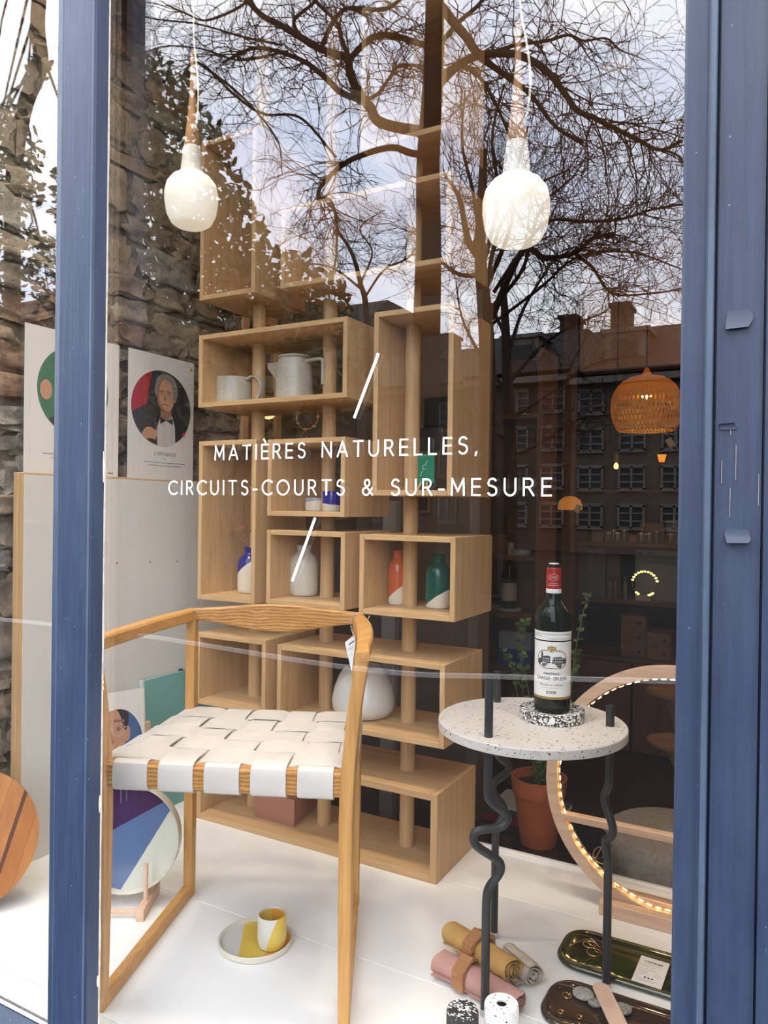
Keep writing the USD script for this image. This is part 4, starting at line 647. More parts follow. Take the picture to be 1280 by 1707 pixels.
fd = np.array([-0.5026, 0.8645, 0]); fR = (onz(241, 1527, PZ + 0.012) + onz(252, 1480, PZ + 0.012)) / 2; fR[2] = PZ; fL = fR - pe * 0.115
for F in (fL, fR):
    obj('foot', loft([rect(F + fd * q + (0, 0, 0.0125), pe * 0.0085, (0, 0, 0.0125), 0.12) for q in (-0.062, 0.066)]), PINKWOOD, st)
    for q, h, tl in ((-0.018, 0.082, 0.0), (0.004, 0.105, 0.006)):
        if q > 0: q += 0.030
        obj('peg', tube([F + fd * q + (0, 0, 0.02), F + fd * (q + tl) + (0, 0, 0.024 + h)], 0.0050, 10), PINKWOOD, st)
obj('dowel', tube([fL + (0, 0, 0.014) - fd * 0.045, fR + (0, 0, 0.014) - fd * 0.045], 0.0055, 12), PINKWOOD, st)

# the round wooden board at the far left
bn = np.array([0.80, -0.56, 0.22]); bn /= np.linalg.norm(bn); be = np.cross((0, 0, 1.0), bn); be /= np.linalg.norm(be); bu = np.cross(bn, be); Zb = 1.655; BC = CAM + ray(-61, 1400) * Zb; BRD = 114 * Zb / FPX
rb = thing('chopping_board', 'round striped wooden chopping board leaning at the far left', 'board', BC)
BW = [wood(f'board_wood_{k}', l, d, 'z', 45, 0.35) for k, (l, d) in enumerate([((0.42, 0.155, 0.035), (0.30, 0.10, 0.02)), ((0.52, 0.23, 0.06), (0.40, 0.16, 0.035)), ((0.10, 0.03, 0.014), (0.06, 0.018, 0.009)), ((0.46, 0.19, 0.05), (0.33, 0.12, 0.03))])]
disc = circ(0, 0, BRD, 48); xs = [-1, -0.62, -0.50, -0.15, 0.10, 0.15, 0.36, 0.58, 0.63, 0.84, 1.0]; ca, sa = math.cos(0.32), math.sin(0.32)
for k, (p, q) in enumerate(zip(xs[:-1], xs[1:])):
    s = disc.intersection(affinity.rotate(Polygon([(p * BRD + 0.0002, -1), (q * BRD - 0.0002, -1), (q * BRD - 0.0002, 1), (p * BRD + 0.0002, 1)]), -18, origin=(0, 0)))
    obj('strip', put(prism(s, 0.020), BC, be, bu, bn), BW[[0, 1, 3, 0, 2, 1, 3, 2, 0, 3][k]], rb, smooth=False)

# boards and posters on the left
wp = thing('white_panel', 'large white panel with oak edge leaning on the stone wall', 'panel', (-1.69, 0.75, PZ))
obj('face', box(-1.680, -1.672, 0.336, 1.30, PZ, 1.572), mat('panel_white', (0.60, 0.565, 0.505), 0.35, coat=0.2), wp); obj('edge_strip', box(-1.69, -1.6735, 0.319, 0.336, PZ, 1.576, 0.001), OAK_Z, wp); obj('edge_strip', box(-1.69, -1.6725, 0.336, 1.30, 1.572, 1.577, 0.001), OAK_X, wp)
for px, py in ((195, 939), (250, 937), (295, 936), (299, 1117)): p = onx(px, py, -1.672); obj('screw_hole' if py < 1000 else 'knob', lathe([(0, 0), (0.0022, 0), (0.0022, 0.0006), (0, 0.0008)] if py < 1000 else [(0, 0), (0.005, 0), (0.0065, 0.008), (0.004, 0.012), (0, 0.013)], p, 12, (1, 0, 0)), INK, wp)
tl_ = thing('teal_panel', 'teal painted panel leaning behind the armchair', 'panel', (-1.62, 0.9, PZ)); TEAL = mat('teal_paint', (0.16, 0.33, 0.30), 0.55)
obj('face', loft([rect((-1.632 + q * 0.030 * 0 - 0.028 * q, 0.96, PZ + 0.389 * q), (0.005, 0, 0), (0, 0.245, 0), 0.05) for q in (0, 1)]), TEAL, tl_); obj('edge', loft([rect((-1.632 - 0.028 * q, 0.7105, PZ + 0.390 * q), (0.0055, 0, 0), (0, 0.0045, 0), 0.1) for q in (0, 1)]), mat('pale_panel_edge', (0.5, 0.52, 0.50), 0.6), tl_)
PWT = PAPER
def poster(label, c, o, ey, ez, w, h, draw, group=None):
    """a sheet at lower corner o; x runs along ey, y along ez"""
    t = thing('poster', label, 'poster', o, 'portrait posters'); n = np.cross(ey, ez); obj('sheet', put(prism(Polygon([(0, 0), (w, 0), (w, h), (0, h)]), 0.0008), o, ey, ez, n), PWT, t, smooth=False)
    for k, (nm, g, m) in enumerate(draw):
        if not g.is_empty: obj(nm, put(prism(g, 0.00025), o + n * (0.0008 + 0.00012 * k), ey, ez, n), m, t, smooth=False)
    return t
def pm(n, c): return mat(n, c, 0.55)
HAIR, HAIRK, SKIN, SKIN2, SUIT, SHIRT = pm('grey_hair_print', (0.17, 0.16, 0.155)), pm('black_hair_print', (0.02, 0.016, 0.014)), pm('skin_print', (0.44, 0.23, 0.14)), pm('skin_shade_print', (0.24, 0.11, 0.07)), pm('suit_print', (0.012, 0.012, 0.015)), pm('shirt_print', (0.50, 0.46, 0.41))
REDP, MAROON, GREENP, BLUEP, CAPT = pm('red_print', (0.30, 0.008, 0.016)), pm('dark_red_print', (0.07, 0.008, 0.012)), pm('green_print', (0.02, 0.105, 0.055)), pm('blue_print', (0.045, 0.095, 0.20)), pm('caption_grey', (0.16, 0.155, 0.15))
# poster with a red oval: a plain older gentleman in evening dress
O2 = onx(217, 800, -1.69); O2 = np.array([-1.70, 0.683, 1.574]); ov = ell(0.133, 0.220, 0.121, 0.114, 40); I = lambda g: g.intersection(ov)
head = ell(0.147, 0.262, 0.037, 0.052); hair = unary_union([ell(0.149, 0.292, 0.043, 0.034), ell(0.184, 0.275, 0.012, 0.028), ell(0.112, 0.275, 0.010, 0.022)]).difference(ell(0.145, 0.270, 0.033, 0.040))
draw = [('oval', ov, REDP), ('shade', I(Polygon([(0.10, 0.33), (0.27, 0.36), (0.27, 0.0), (0, 0), (0.0, 0.18), (0.08, 0.22)]).buffer(0.01)), pm('black_print', (0.016, 0.013, 0.014))), ('suit', I(Polygon([(0.03, 0.10), (0.09, 0.175), (0.13, 0.20), (0.18, 0.205), (0.235, 0.17), (0.26, 0.0), (0.03, 0.0)])), SUIT),
        ('shirt', I(Polygon([(0.125, 0.19), (0.175, 0.20), (0.187, 0.165), (0.190, 0.10), (0.115, 0.10), (0.112, 0.16)])), SHIRT), ('neck', Polygon([(0.128, 0.22), (0.172, 0.23), (0.172, 0.198), (0.150, 0.183), (0.125, 0.195)]), SKIN2), ('head', head.union(ell(0.185, 0.258, 0.007, 0.014)), SKIN), ('hair', I(hair), HAIR),
        ('face_shade', unary_union([line([(0.122, 0.272), (0.136, 0.274)], 0.005), line([(0.152, 0.274), (0.170, 0.272)], 0.005), ell(0.130, 0.266, 0.006, 0.0025), ell(0.160, 0.266, 0.006, 0.0025), Polygon([(0.142, 0.268), (0.137, 0.246), (0.150, 0.244)]), line([(0.133, 0.233), (0.158, 0.233)], 0.004), head.difference(affinity.translate(head, 0.009, 0.003))]), SKIN2),
        ('bow_tie', unary_union([Polygon([(0.148, 0.184), (0.125, 0.194), (0.125, 0.172)]), Polygon([(0.150, 0.184), (0.176, 0.195), (0.176, 0.174)])]), SUIT), ('hand', I(unary_union([ell(0.082, 0.142, 0.024, 0.017), line([(0.066, 0.135), (0.045, 0.105)], 0.026), line([(0.086, 0.150), (0.108, 0.147)], 0.010), line([(0.086, 0.141), (0.109, 0.137)], 0.010), line([(0.084, 0.133), (0.104, 0.128)], 0.009)])), SKIN), ('lapel_flower', I(ell(0.226, 0.146, 0.009, 0.010)), pm('flower_print', (0.5, 0.02, 0.02)))]
EYp, EZp = np.array([0.0, 1.0, 0.0]), np.array([0.0, 0.0, 1.0])
p2 = poster('white poster with a red and black oval portrait captioned L\'AFFRANCHI', None, O2, EYp, EZp, 0.268, 0.380, draw, None)
n2 = np.array([1.0, 0, 0])
m = text("L'AFFRANCHI", 0.011); m.vertices[:, 0] *= 0.088 / (m.bounds[1][0] - m.bounds[0][0]); obj('caption', put(m, O2 + n2 * 0.0009 + np.array([0, 0.148, 0.076]), EYp, EZp, n2), CAPT, p2, smooth=False)
obj('caption', put(prism(unary_union([line([(0.139, 0.067), (0.149, 0.067)], 0.0018, 'flat'), squiggle(0.062, 0.232, 0.055, 0.0016, 1, 0.0013), squiggle(0.078, 0.215, 0.046, 0.0016, 2, 0.0013)]), 0.0003), O2 + n2 * 0.0009, EYp, EZp, n2), CAPT, p2, smooth=False)
obj('sticker', put(prism(circ(0.256, 0.357, 0.006), 0.0004), O2 + n2 * 0.0009, EYp, EZp, n2), pm('yellow_sticker', (0.55, 0.36, 0.02)), p2, smooth=False)
O1 = np.array([-1.70, 0.352, 1.572]); ov = ell(0.148, 0.228, 0.112, 0.116, 40); I1 = lambda g: g.intersection(ov)
draw = [('oval', ov, GREENP), ('suit', I1(Polygon([(0.04, 0.12), (0.10, 0.17), (0.20, 0.17), (0.26, 0.12), (0.25, 0.02), (0.05, 0.02)])), SUIT), ('shirt', I1(Polygon([(0.125, 0.175), (0.175, 0.175), (0.16, 0.10), (0.14, 0.10)])), SHIRT), ('head', ell(0.150, 0.236, 0.036, 0.050), SKIN), ('hair', I1(ell(0.150, 0.272, 0.042, 0.03).difference(ell(0.150, 0.240, 0.034, 0.042))), HAIRK), ('hand', I1(ell(0.062, 0.222, 0.018, 0.026)), SKIN)]
p1 = poster('white poster with a green oval portrait partly behind the mullion', None, O1, EYp, EZp, 0.298, 0.381, draw, None)
obj('caption', put(prism(unary_union([squiggle(0.055, 0.25, 0.058, 0.0016, 4, 0.0013), squiggle(0.08, 0.22, 0.048, 0.0016, 5, 0.0013), line([(0.262, 0.016), (0.280, 0.016)], 0.004, 'flat')]), 0.0003), O1 + n2 * 0.0009, EYp, EZp, n2), CAPT, p1, smooth=False)
# small poster with a blue oval behind the chair
e3 = np.array([0.10, 0.99, -0.05]); e3 /= np.linalg.norm(e3); TR3 = onx(240, 1146, -1.57); z3 = np.array([-0.10, -0.06, 0.99]); z3 -= e3 * (z3 @ e3); z3 /= np.linalg.norm(z3); W3, H3 = 0.21, 0.385
O3 = TR3 - e3 * W3 - z3 * H3; O3 = O3 + np.array([0, 0, max(0, PZ + 0.002 - O3[2])]); ov = ell(0.120, 0.235, 0.085, 0.105, 40); I3 = lambda g: g.intersection(ov)
draw = [('oval', ov, BLUEP), ('suit', I3(Polygon([(0.03, 0.14), (0.09, 0.17), (0.17, 0.16), (0.21, 0.13), (0.2, 0.10), (0.03, 0.10)])), SUIT), ('neck', I3(Polygon([(0.10, 0.20), (0.14, 0.2), (0.145, 0.155), (0.115, 0.14), (0.095, 0.16)])), SKIN2), ('head', unary_union([ell(0.118, 0.228, 0.038, 0.058), ell(0.158, 0.228, 0.008, 0.017)]), SKIN),
        ('hair', I3(unary_union([ell(0.118, 0.284, 0.046, 0.036), ell(0.153, 0.262, 0.009, 0.026), ell(0.083, 0.262, 0.008, 0.022)]).difference(ell(0.113, 0.245, 0.032, 0.045))), HAIRK),
        ('glasses', unary_union([ell(0.102, 0.240, 0.015, 0.015).difference(ell(0.102, 0.240, 0.0135, 0.0135)), ell(0.136, 0.240, 0.015, 0.015).difference(ell(0.136, 0.240, 0.0135, 0.0135)), line([(0.117, 0.241), (0.121, 0.241)], 0.0015), line([(0.151, 0.242), (0.158, 0.243)], 0.0015)]), pm('wire_print', (0.42, 0.36, 0.33))), ('face_shade', unary_union([line([(0.09, 0.258), (0.112, 0.260)], 0.006), line([(0.126, 0.260), (0.148, 0.257)], 0.006), ell(0.102, 0.241, 0.006, 0.004), ell(0.136, 0.241, 0.006, 0.004), Polygon([(0.116, 0.24), (0.110, 0.213), (0.125, 0.212)]), line([(0.106, 0.196), (0.126, 0.196)], 0.005)]), SKIN2)]
UPH = lambda g: I3(affinity.translate(affinity.scale(g, 1.2, 1.2, origin=(0.118, 0.235)), -0.012, 0.046))
draw = [draw[0]] + [(a, UPH(g), m) for a, g, m in draw[1:]]
poster('small white poster with a blue oval bespectacled portrait behind the chair', None, O3, e3, z3, W3, H3, draw, None)
tk = thing('timber_offcut', 'narrow raw timber panel between the small poster and teal panel', 'panel', (-1.60, 0.70, PZ))
obj('panel', loft([rect((-1.604 - 0.02 * q, 0.695, PZ + 0.28 * q), (0.006, 0, 0), (0, 0.011, 0), 0.1) for q in (0, 1)]), PINKWOOD, tk)

# ================================================================== NAPKINS, CANDLE HOLDERS, GLASS TRAYS
def napkin(label, a, b2, R, col, turns, seed, flip=0.0, ztail=0.3, squash=0.85):
    """a rolled cloth: a spiral sheet swept from a to b2"""
    m_ = mat('linen_' + str(seed), col, 0.9, var=(40, tuple(0.8 * c for c in col), 0.35, 0.7), bump=(600, 0.35, 0.0006)); a, b2 = np.asarray(a, float), np.asarray(b2, float)
    d = (b2 - a) / np.linalg.norm(b2 - a); w = np.cross((0, 0, 1.0), d); w /= np.linalg.norm(w); v = np.cross(d, w)
    th = np.linspace(0, turns * 2 * PI, int(turns * 22)); r = R * (0.16 + 0.84 * th / th[-1]) ; L = []
    for q in np.linspace(0, 1, 22):
        c = a + (b2 - a) * q; ring = []
        for sgn, tt, rr in [(1, th, r), (-1, th[::-1], (r - 0.0022)[::-1])]:
            wob = 1 + 0.16 * (meshkit.noise(np.stack([tt * 0.7 + seed, np.full_like(tt, q * 5), rr * 60], 1), seed) - 0.5) + (0.06 * math.sin(9 * q + seed) if q > 0.9 else 0)
            e = q if flip == 0 else 0; off = 0.010 * (meshkit.noise(np.stack([tt * 0.9, rr * 90, tt * 0 + seed], 1), seed + 1) - 0.5) * (1 if q in (0, 1) else 0)
            ring += list(c + (np.cos(tt + flip) * rr * wob)[:, None] * w + (np.sin(tt + flip) * rr * wob * squash)[:, None] * v + off[:, None] * d)
        L.append(ring)
    m = loft(L, False); n = len(th); V = np.array(m.vertices); K = 2 * n; f = list(m.faces)
    for base, s in ((0, 1), (21 * K, -1)):  # the cut ends of the cloth
        for i in range(n - 1):
            q = [base + i, base + i + 1, base + K - 2 - i, base + K - 1 - i]; q = q if s > 0 else q[::-1]; f += [(q[0], q[1], q[2]), (q[0], q[2], q[3])]
    t = thing('rolled_napkin', label, 'napkin', ((a + b2) / 2), 'rolled linen napkins'); obj('cloth', trimesh.Trimesh(V, np.array(f), process=False), m_, t, smooth=70)
    tail = []                               # the loose flap under the roll
    for q in np.linspace(0.02, 0.8, 10): c = a + (b2 - a) * q - v * R * squash * 0.86 ; tail.append([c - w * R * (0.1) + (0, 0, 0.001), c - w * R * (1.12 + 0.15 * math.sin(5 * q + seed)) + (0, 0, 0.004 + 0.004 * math.sin(7 * q)), c - w * R * (1.12 + 0.15 * math.sin(5 * q + seed)) + (0, 0, 0.0065 + 0.004 * math.sin(7 * q)), c - w * R * 0.1 + (0, 0, 0.004)])
    obj('flap', loft(tail), m_, t, smooth=60); return t, d, w, v
def napring(label, c, d, w, v, R, W=0.025):
    t = thing('napkin_ring', label, 'napkin ring', c, 'angular wooden napkin rings'); o8 = Polygon([(R * 1.25 * math.cos(k), R * 1.18 * math.sin(k)) for k in np.arange(6) * PI / 3 + PI / 6]).difference(circ(0, 0, R * 0.88, 16))
    m = prism(o8, W); obj('ring', put(m, np.asarray(c) - d * W / 2, w, v, d), wood('ring_wood', (0.42, 0.20, 0.085), (0.30, 0.13, 0.05), 'x', 60, 0.5), t, smooth=False)
    return t
na_, nb_ = onz(733, 1600, PZ + 0.0245), onz(868, 1672, PZ + 0.0245); pk, d, w, v = napkin('dusty pink rolled linen napkin under the mustard one', na_, nb_, 0.0255, (0.50, 0.27, 0.225), 3.2, 2, 2.6)
nr = napring('angular wooden napkin ring round the pink napkin', na_ + (nb_ - na_) * 0.36 + v * 0.0015, d, w, v, 0.0295)
obj('engraved_word', put(prism(squiggle(-0.009, 0.009, 0.003, 0.005, 21, 0.0008), 0.0003), na_ + (nb_ - na_) * 0.36 + v * 0.0345 + w * 0.012, d * -0.3 - w * 0.95, d * 0.95 - w * 0.3, v), pm('burnt_mark', (0.06, 0.025, 0.01)), nr, smooth=False)
ba, bb = onz(845, 1590, PZ + 0.0245), onz(890, 1628, PZ + 0.0245); napkin('natural beige rolled linen napkin behind the mustard one', ba, bb, 0.0255, (0.56, 0.47, 0.38), 3.0, 3, 2.0)
ma, mb = onz(752, 1552, PZ + 0.049), onz(858, 1618, PZ + 0.056); mu, d, w, v = napkin('mustard yellow rolled linen napkin lying on top', ma, mb, 0.0260, (0.50, 0.285, 0.085), 3.3, 4, 2.4)
nr = napring('angular wooden napkin ring round the mustard napkin', ma + (mb - ma) * 0.46, d, w, v, 0.0300)
obj('engraved_word', put(prism(squiggle(-0.009, 0.009, 0.003, 0.005, 21, 0.0008), 0.0003), ma + (mb - ma) * 0.46 + v * 0.0345 + w * 0.012, d * -0.3 - w * 0.95, d * 0.95 - w * 0.3, v), pm('burnt_mark', (0.06, 0.025, 0.01)), nr, smooth=False)
def fluted(label, c, R, H, m, m2, rh, dp, flutes=56):
    t = thing('candle_holder', label, 'candle holder', c, 'fluted candle holders'); n = flutes * 4; th = np.arange(n) * 2 * PI / n; rr = 1 + 0.018 * np.cos(th * flutes)
    L = [[(c[0] + R * k * q * math.cos(a), c[1] + R * k * q * math.sin(a), c[2] + z) for a, q in zip(th, rr if fl else np.ones(n))] for k, z, fl in ((0.96, 0, 0), (0.985, 0.002, 1), (0.985, H - 0.004, 1), (0.985, H - 0.003, 0), (0.95, H, 0), (rh / R, H, 0), (rh / R * 0.97, H - dp, 0), (0.02, H - dp, 0))]
    obj('body', loft(L[:4]), m2, t, smooth=25); obj('top', loft(L[3:]), m, t, smooth=25); return t
cW = onz(836, 1672, 0.682); cB = onz(771, 1682, 0.672)
TERK = terrazzo('black_splinter_terrazzo', (0.02, 0.02, 0.02), [((0.75, 0.74, 0.72), 190), ((0.7, 0.69, 0.67), 130)], 1.0, 0.42, 0.45); TERX = terrazzo('bright_terrazzo', (0.80, 0.78, 0.75), [((0.03, 0.03, 0.035), 150), ((0.48, 0.43, 0.42), 220)], 1.0, 0.78, 0.30)
fluted('black fluted candle holder with white terrazzo splinters', (cB[0], cB[1], PZ), 0.0265, 0.072, TERK, mat('black_fluted', (0.022, 0.022, 0.023), 0.5), 0.0125, 0.002); fluted('white fluted terrazzo candle holder in front of the table leg', (cW[0], cW[1], PZ), 0.0285, 0.082, TERX, TERX, 0.0085, 0.005)
def slump(label, x0, x1, y0, y1, rot, m, cx, cy):
    t = thing('glass_tray', label, 'tray', (cx, cy, PZ), 'flattened bottle trays'); L = []; pl = affinity.rotate(rrect(x0, x1, y0, y1, 0.05), rot, origin=(cx, cy)); 
    for k, z in ((-0.006, 0.0008), (0.0, 0.004), (0.0, 0.0085), (-0.004, 0.0125), (-0.009, 0.0125), (-0.018, 0.0065)):
        q = pl.buffer(k, 12); e = [q.exterior.interpolate(s, True) for s in np.linspace(0, 1, 97)[:-1]]; L.append([(p.x, p.y, PZ + z) for p in e])
    L2 = L + [[(cx + (p[0] - cx) * 0.4, cy + (p[1] - cy) * 0.4, PZ + 0.0050) for p in L[-1]]]
    m1 = loft(L2); obj('dish', m1, m, t, smooth=60); return t
GRG = mat('dark_olive_bottle_glass', (0.030, 0.032, 0.006), 0.06, coat=0.8, spec=0.7, var=(7, (0.008, 0.008, 0.004), 0.42, 0.62)); BRG = mat('dark_brown_bottle_glass', (0.022, 0.014, 0.010), 0.06, coat=0.8, spec=0.7)
slump('flattened dark green glass bottle tray with a price card', -0.417, -0.06, 0.607, 0.752, 0, GRG, -0.24, 0.68); slump('flattened dark brown glass bottle tray holding pebbles', -0.396, -0.07, 0.428, 0.568, 0, BRG, -0.233, 0.498)
GOLDM = mat('gold_wire', (0.75, 0.48, 0.18), 0.25, 1.0)
def torus(c, R, r, nrm=(0, 0, 1)):
    th = np.linspace(0, 2 * PI, 28); m = tube(np.stack([R * np.cos(th), R * np.sin(th), 0 * th], 1), r, 6); m.apply_transform(trimesh.geometry.align_vectors([0, 0, 1], np.asarray(nrm, float))); m.apply_translation(c); return m
JL = [(982, 1575, 0.012, 'pair of thin gold hoop earrings at the left of the green tray'), (990, 1588, 0.014, 'oval gold link lying in the middle of the green tray'), (1022, 1566, 0.006, 'tiny gold ring right of the table leg on the green tray'), (945, 1660, 0.008, 'small gold charm at the left of the brown tray'), (935, 1687, 0.005, 'tiny gold ring near the left edge of the brown tray'), (966, 1696, 0.005, 'little gold ear stud low on the brown tray')]
for k, (px, py, R, lb) in enumerate(JL):
    p = onz(px, py, PZ + 0.0075); t = thing('jewel', lb, 'jewellery', p, 'gold jewellery on the trays'); obj('hoop', torus(p + (0, 0, 0.001), R, 0.0008), GOLDM, t); obj('hoop' if k == 0 else 'clasp', torus(p + (0.4 * R, 0.5 * R, 0.0018), R * (0.8 if k == 0 else 0.4), 0.0008, (0.3, 0.1, 1)), GOLDM, t)
for k, pts in enumerate([[(937, 1585), (960, 1572), (985, 1565), (1000, 1580)], [(945, 1640), (960, 1650), (975, 1665)]]):
    P = smoothpath([onz(x, y, PZ + 0.0075) for x, y in pts], 30); t = thing('neck_chain', ['fine silver chain lying across the green tray', 'fine silver chain lying at the left of the brown tray'][k], 'jewellery', P[0]); obj('chain', tube(P, 0.0006, 5), mat('silver_wire', (0.7, 0.68, 0.66), 0.25, 1.0), t); obj('clasp', torus(P[0], 0.0022, 0.0006), MATS['silver_wire'], t)
q = [onz(*z, PZ + 0.014) for z in ((1066, 1592), (1113, 1607), (1102, 1650), (1052, 1634))]; o = q[3]; ex = (q[2] - q[3]); ey = q[0] - q[3]; Wc, Hc = np.linalg.norm(ex), np.linalg.norm(ey); ex /= Wc; ey -= ex * (ey @ ex); ey /= np.linalg.norm(ey)
pc = thing('price_card', 'white printed price card lying on the green glass tray', 'card', o); up = np.array([0, 0, 1.0])
obj('card', put(prism(Polygon([(0, 0), (Wc, 0), (Wc, Hc), (0, Hc)]), 0.0006), o, ex, ey, up), mat('white_card', (0.74, 0.70, 0.66), 0.6), pc)
m = text("L'HATELIER", 0.0058, bold=True); m.vertices[:, 0] *= Wc * 0.62 / (m.bounds[1][0] - m.bounds[0][0]); obj('print', put(m, o + ex * Wc * 0.5 + ey * Hc * 0.80 + up * 0.0006, ex, ey, up), INK, pc, smooth=False)
obj('print', put(prism(unary_union([circ(Wc * k, Hc * 0.24, 0.0022) for k in (0.38, 0.5, 0.62)]), 0.0002), o + up * 0.0006, ex, ey, up), INK, pc, smooth=False)
obj('handwriting', put(prism(unary_union([squiggle(Wc * a, Wc * c, Hc * y, h, s, 0.0005) for a, c, y, h, s in ((0.15, 0.42, 0.66, 0.006, 1), (0.45, 0.62, 0.64, 0.005, 2), (0.25, 0.7, 0.54, 0.005, 3), (0.12, 0.42, 0.44, 0.005, 4), (0.66, 0.86, 0.44, 0.005, 5), (0.16, 0.45, 0.35, 0.005, 6), (0.66, 0.86, 0.35, 0.005, 7), (0.2, 0.8, 0.74, 0.0012, 8), (0.15, 0.85, 0.15, 0.0012, 9), (0.25, 0.75, 0.1, 0.0012, 10))]), 0.0002), o + up * 0.0006, ex, ey, up), pm('pencil_grey', (0.22, 0.21, 0.21)), pc, smooth=False)
PEB = [mat('speckled_pebble', (0.30, 0.285, 0.25), 0.8, var=(300, (0.10, 0.095, 0.085), 0.45, 0.6)), mat('grey_pebble', (0.36, 0.345, 0.31), 0.8, var=(200, (0.20, 0.19, 0.17), 0.45, 0.6))]
for px, py, rx, lb, k in ((972, 1657, 0.0205, 'flat grey engraved pebble left of the leather tag on the brown tray', 1), (1036, 1682, 0.0185, 'flat speckled pebble right of the leather tag on the brown tray', 0), (992, 1672, 0.013, 'small flat pebble half under the leather tag', 0)):
    p = onz(px, py, PZ + 0.012); t = thing('pebble', lb, 'pebble', p, 'pebbles on the brown tray'); m = lathe([(0, -0.0035), (0.8, -0.0035), (0.97, -0.001), (1, 0.001), (0.93, 0.003), (0.75, 0.0045), (0, 0.005)], (0, 0, 0), 36); m.vertices = m.vertices * (rx, rx * 0.84, 1) * (1 + 0.06 * np.sin(2 * np.arctan2(m.vertices[:, 1], m.vertices[:, 0]) + px))[:, None] ** np.array([1, 1, 0]) + p; obj('stone', m, PEB[k], t, smooth=60)
    if k: obj('engraving', put(prism(unary_union([squiggle(-0.012, 0.012, 0.003, 0.005, 11, 0.0008), squiggle(-0.010, 0.010, -0.004, 0.003, 12, 0.0006)]), 0.0003), p + (0, 0, 0.005), (0.88, -0.3, 0), (0.3, 0.88, 0), up), pm('pencil_grey', (0.2, 0.2, 0.2)), t, smooth=False)
lp = [onz(*z, PZ + 0.021) for z in ((1003, 1650), (1032, 1712))]; dl = lp[1] - lp[0]; ll = np.linalg.norm(dl); dl /= ll; wl_ = np.cross(up, dl)
lt2 = thing('leather_tag', 'pale leather strap tag with rounded end across the brown tray', 'tag', lp[0]); strip = unary_union([Polygon([(-0.004, -0.0155), (ll + 0.05, -0.0155), (ll + 0.05, 0.0155), (-0.004, 0.0155)]), circ(-0.002, 0, 0.0155)]); PLE = mat('natural_leather', (0.62, 0.43, 0.32), 0.55)
obj('strap', put(prism(strip, 0.0028), lp[0], dl, wl_, up), PLE, lt2); obj('stamp', put(prism(unary_union([circ(0.043, 0, 0.0105).difference(circ(0.043, 0, 0.0098)), circ(0.043, 0, 0.0055).difference(circ(0.043, 0, 0.0049))]), 0.0003), lp[0] + up * 0.0028, dl, wl_, up), mat('leather_stamp', (0.48, 0.30, 0.21), 0.6), lt2, smooth=False)

# ================================================================== RING LAMP
RY0, RY1 = 0.872, 0.905; RCx, RCz, RO, RI = -0.228, 0.880, 0.282, 0.258
rl = thing('ring_lamp', 'tall wooden hoop lamp with a string of tiny lights inside', 'lamp', (RCx, 0.888, PZ))
hoop = put(prism(circ(0, 0, RO, 64).difference(circ(0, 0, RI, 64)), RY1 - RY0), (RCx, RY1, RCz + 0.0), (1, 0, 0), (0, 0, 1), (0, -1, 0)); obj('hoop', hoop, PINKWOOD, rl, smooth=35)
obj('crossbar', box(RCx - 0.247, RCx + 0.247, RY0 + 0.006, RY1 - 0.006, 0.778, 0.795, 0.002), PINKWOOD, rl)
obj('foot', cat([box(RCx - 0.150, RCx + 0.150, 0.842, 0.868, PZ, PZ + 0.030, 0.002), box(RCx - 0.150, RCx + 0.150, 0.909, 0.935, PZ, PZ + 0.030, 0.002)]), PINKWOOD, rl)
LED = mat('led_glow', (1, 0.8, 0.4), 0.5, emit=((1.0, 0.66, 0.20), 34.0)); WIREC = mat('thin_copper_wire', (0.6, 0.4, 0.2), 0.3, 1.0)
aa = np.linspace(0, 2 * PI, 160); obj('wire', tube(np.stack([RCx + (RI - 0.003 + 0.0015 * np.sin(40 * aa)) * np.cos(aa), 0.886 + 0.004 * np.cos(23 * aa), RCz + (RI - 0.003) * np.sin(aa)], 1), 0.0007, 5), WIREC, rl)
for k in range(84):
    a = 2 * PI * k / 84 + 0.03; obj('led', lathe([(0, -0.006), (0.0011, -0.005), (0.0014, 0), (0.0011, 0.005), (0, 0.006)], (RCx + (RI - 0.0045) * math.cos(a), 0.886 + 0.003 * math.sin(5 * k), RCz + (RI - 0.0045) * math.sin(a)), 8, (-math.sin(a), 0.1, math.cos(a))), LED, rl)
obj('battery_lead', tube(smoothpath([(RCx - 0.175, 0.885, 0.70), (RCx - 0.170, 0.88, 0.725), (RCx - 0.155, 0.88, 0.735), (RCx - 0.165, 0.875, 0.705), (RCx - 0.14, 0.87, 0.70), (RCx - 0.15, 0.872, 0.68), (RCx - 0.115, 0.866, 0.66), (RCx - 0.14, 0.865, 0.650), (RCx - 0.12, 0.865, 0.645)], 60), 0.0009, 5), WIREC, rl)

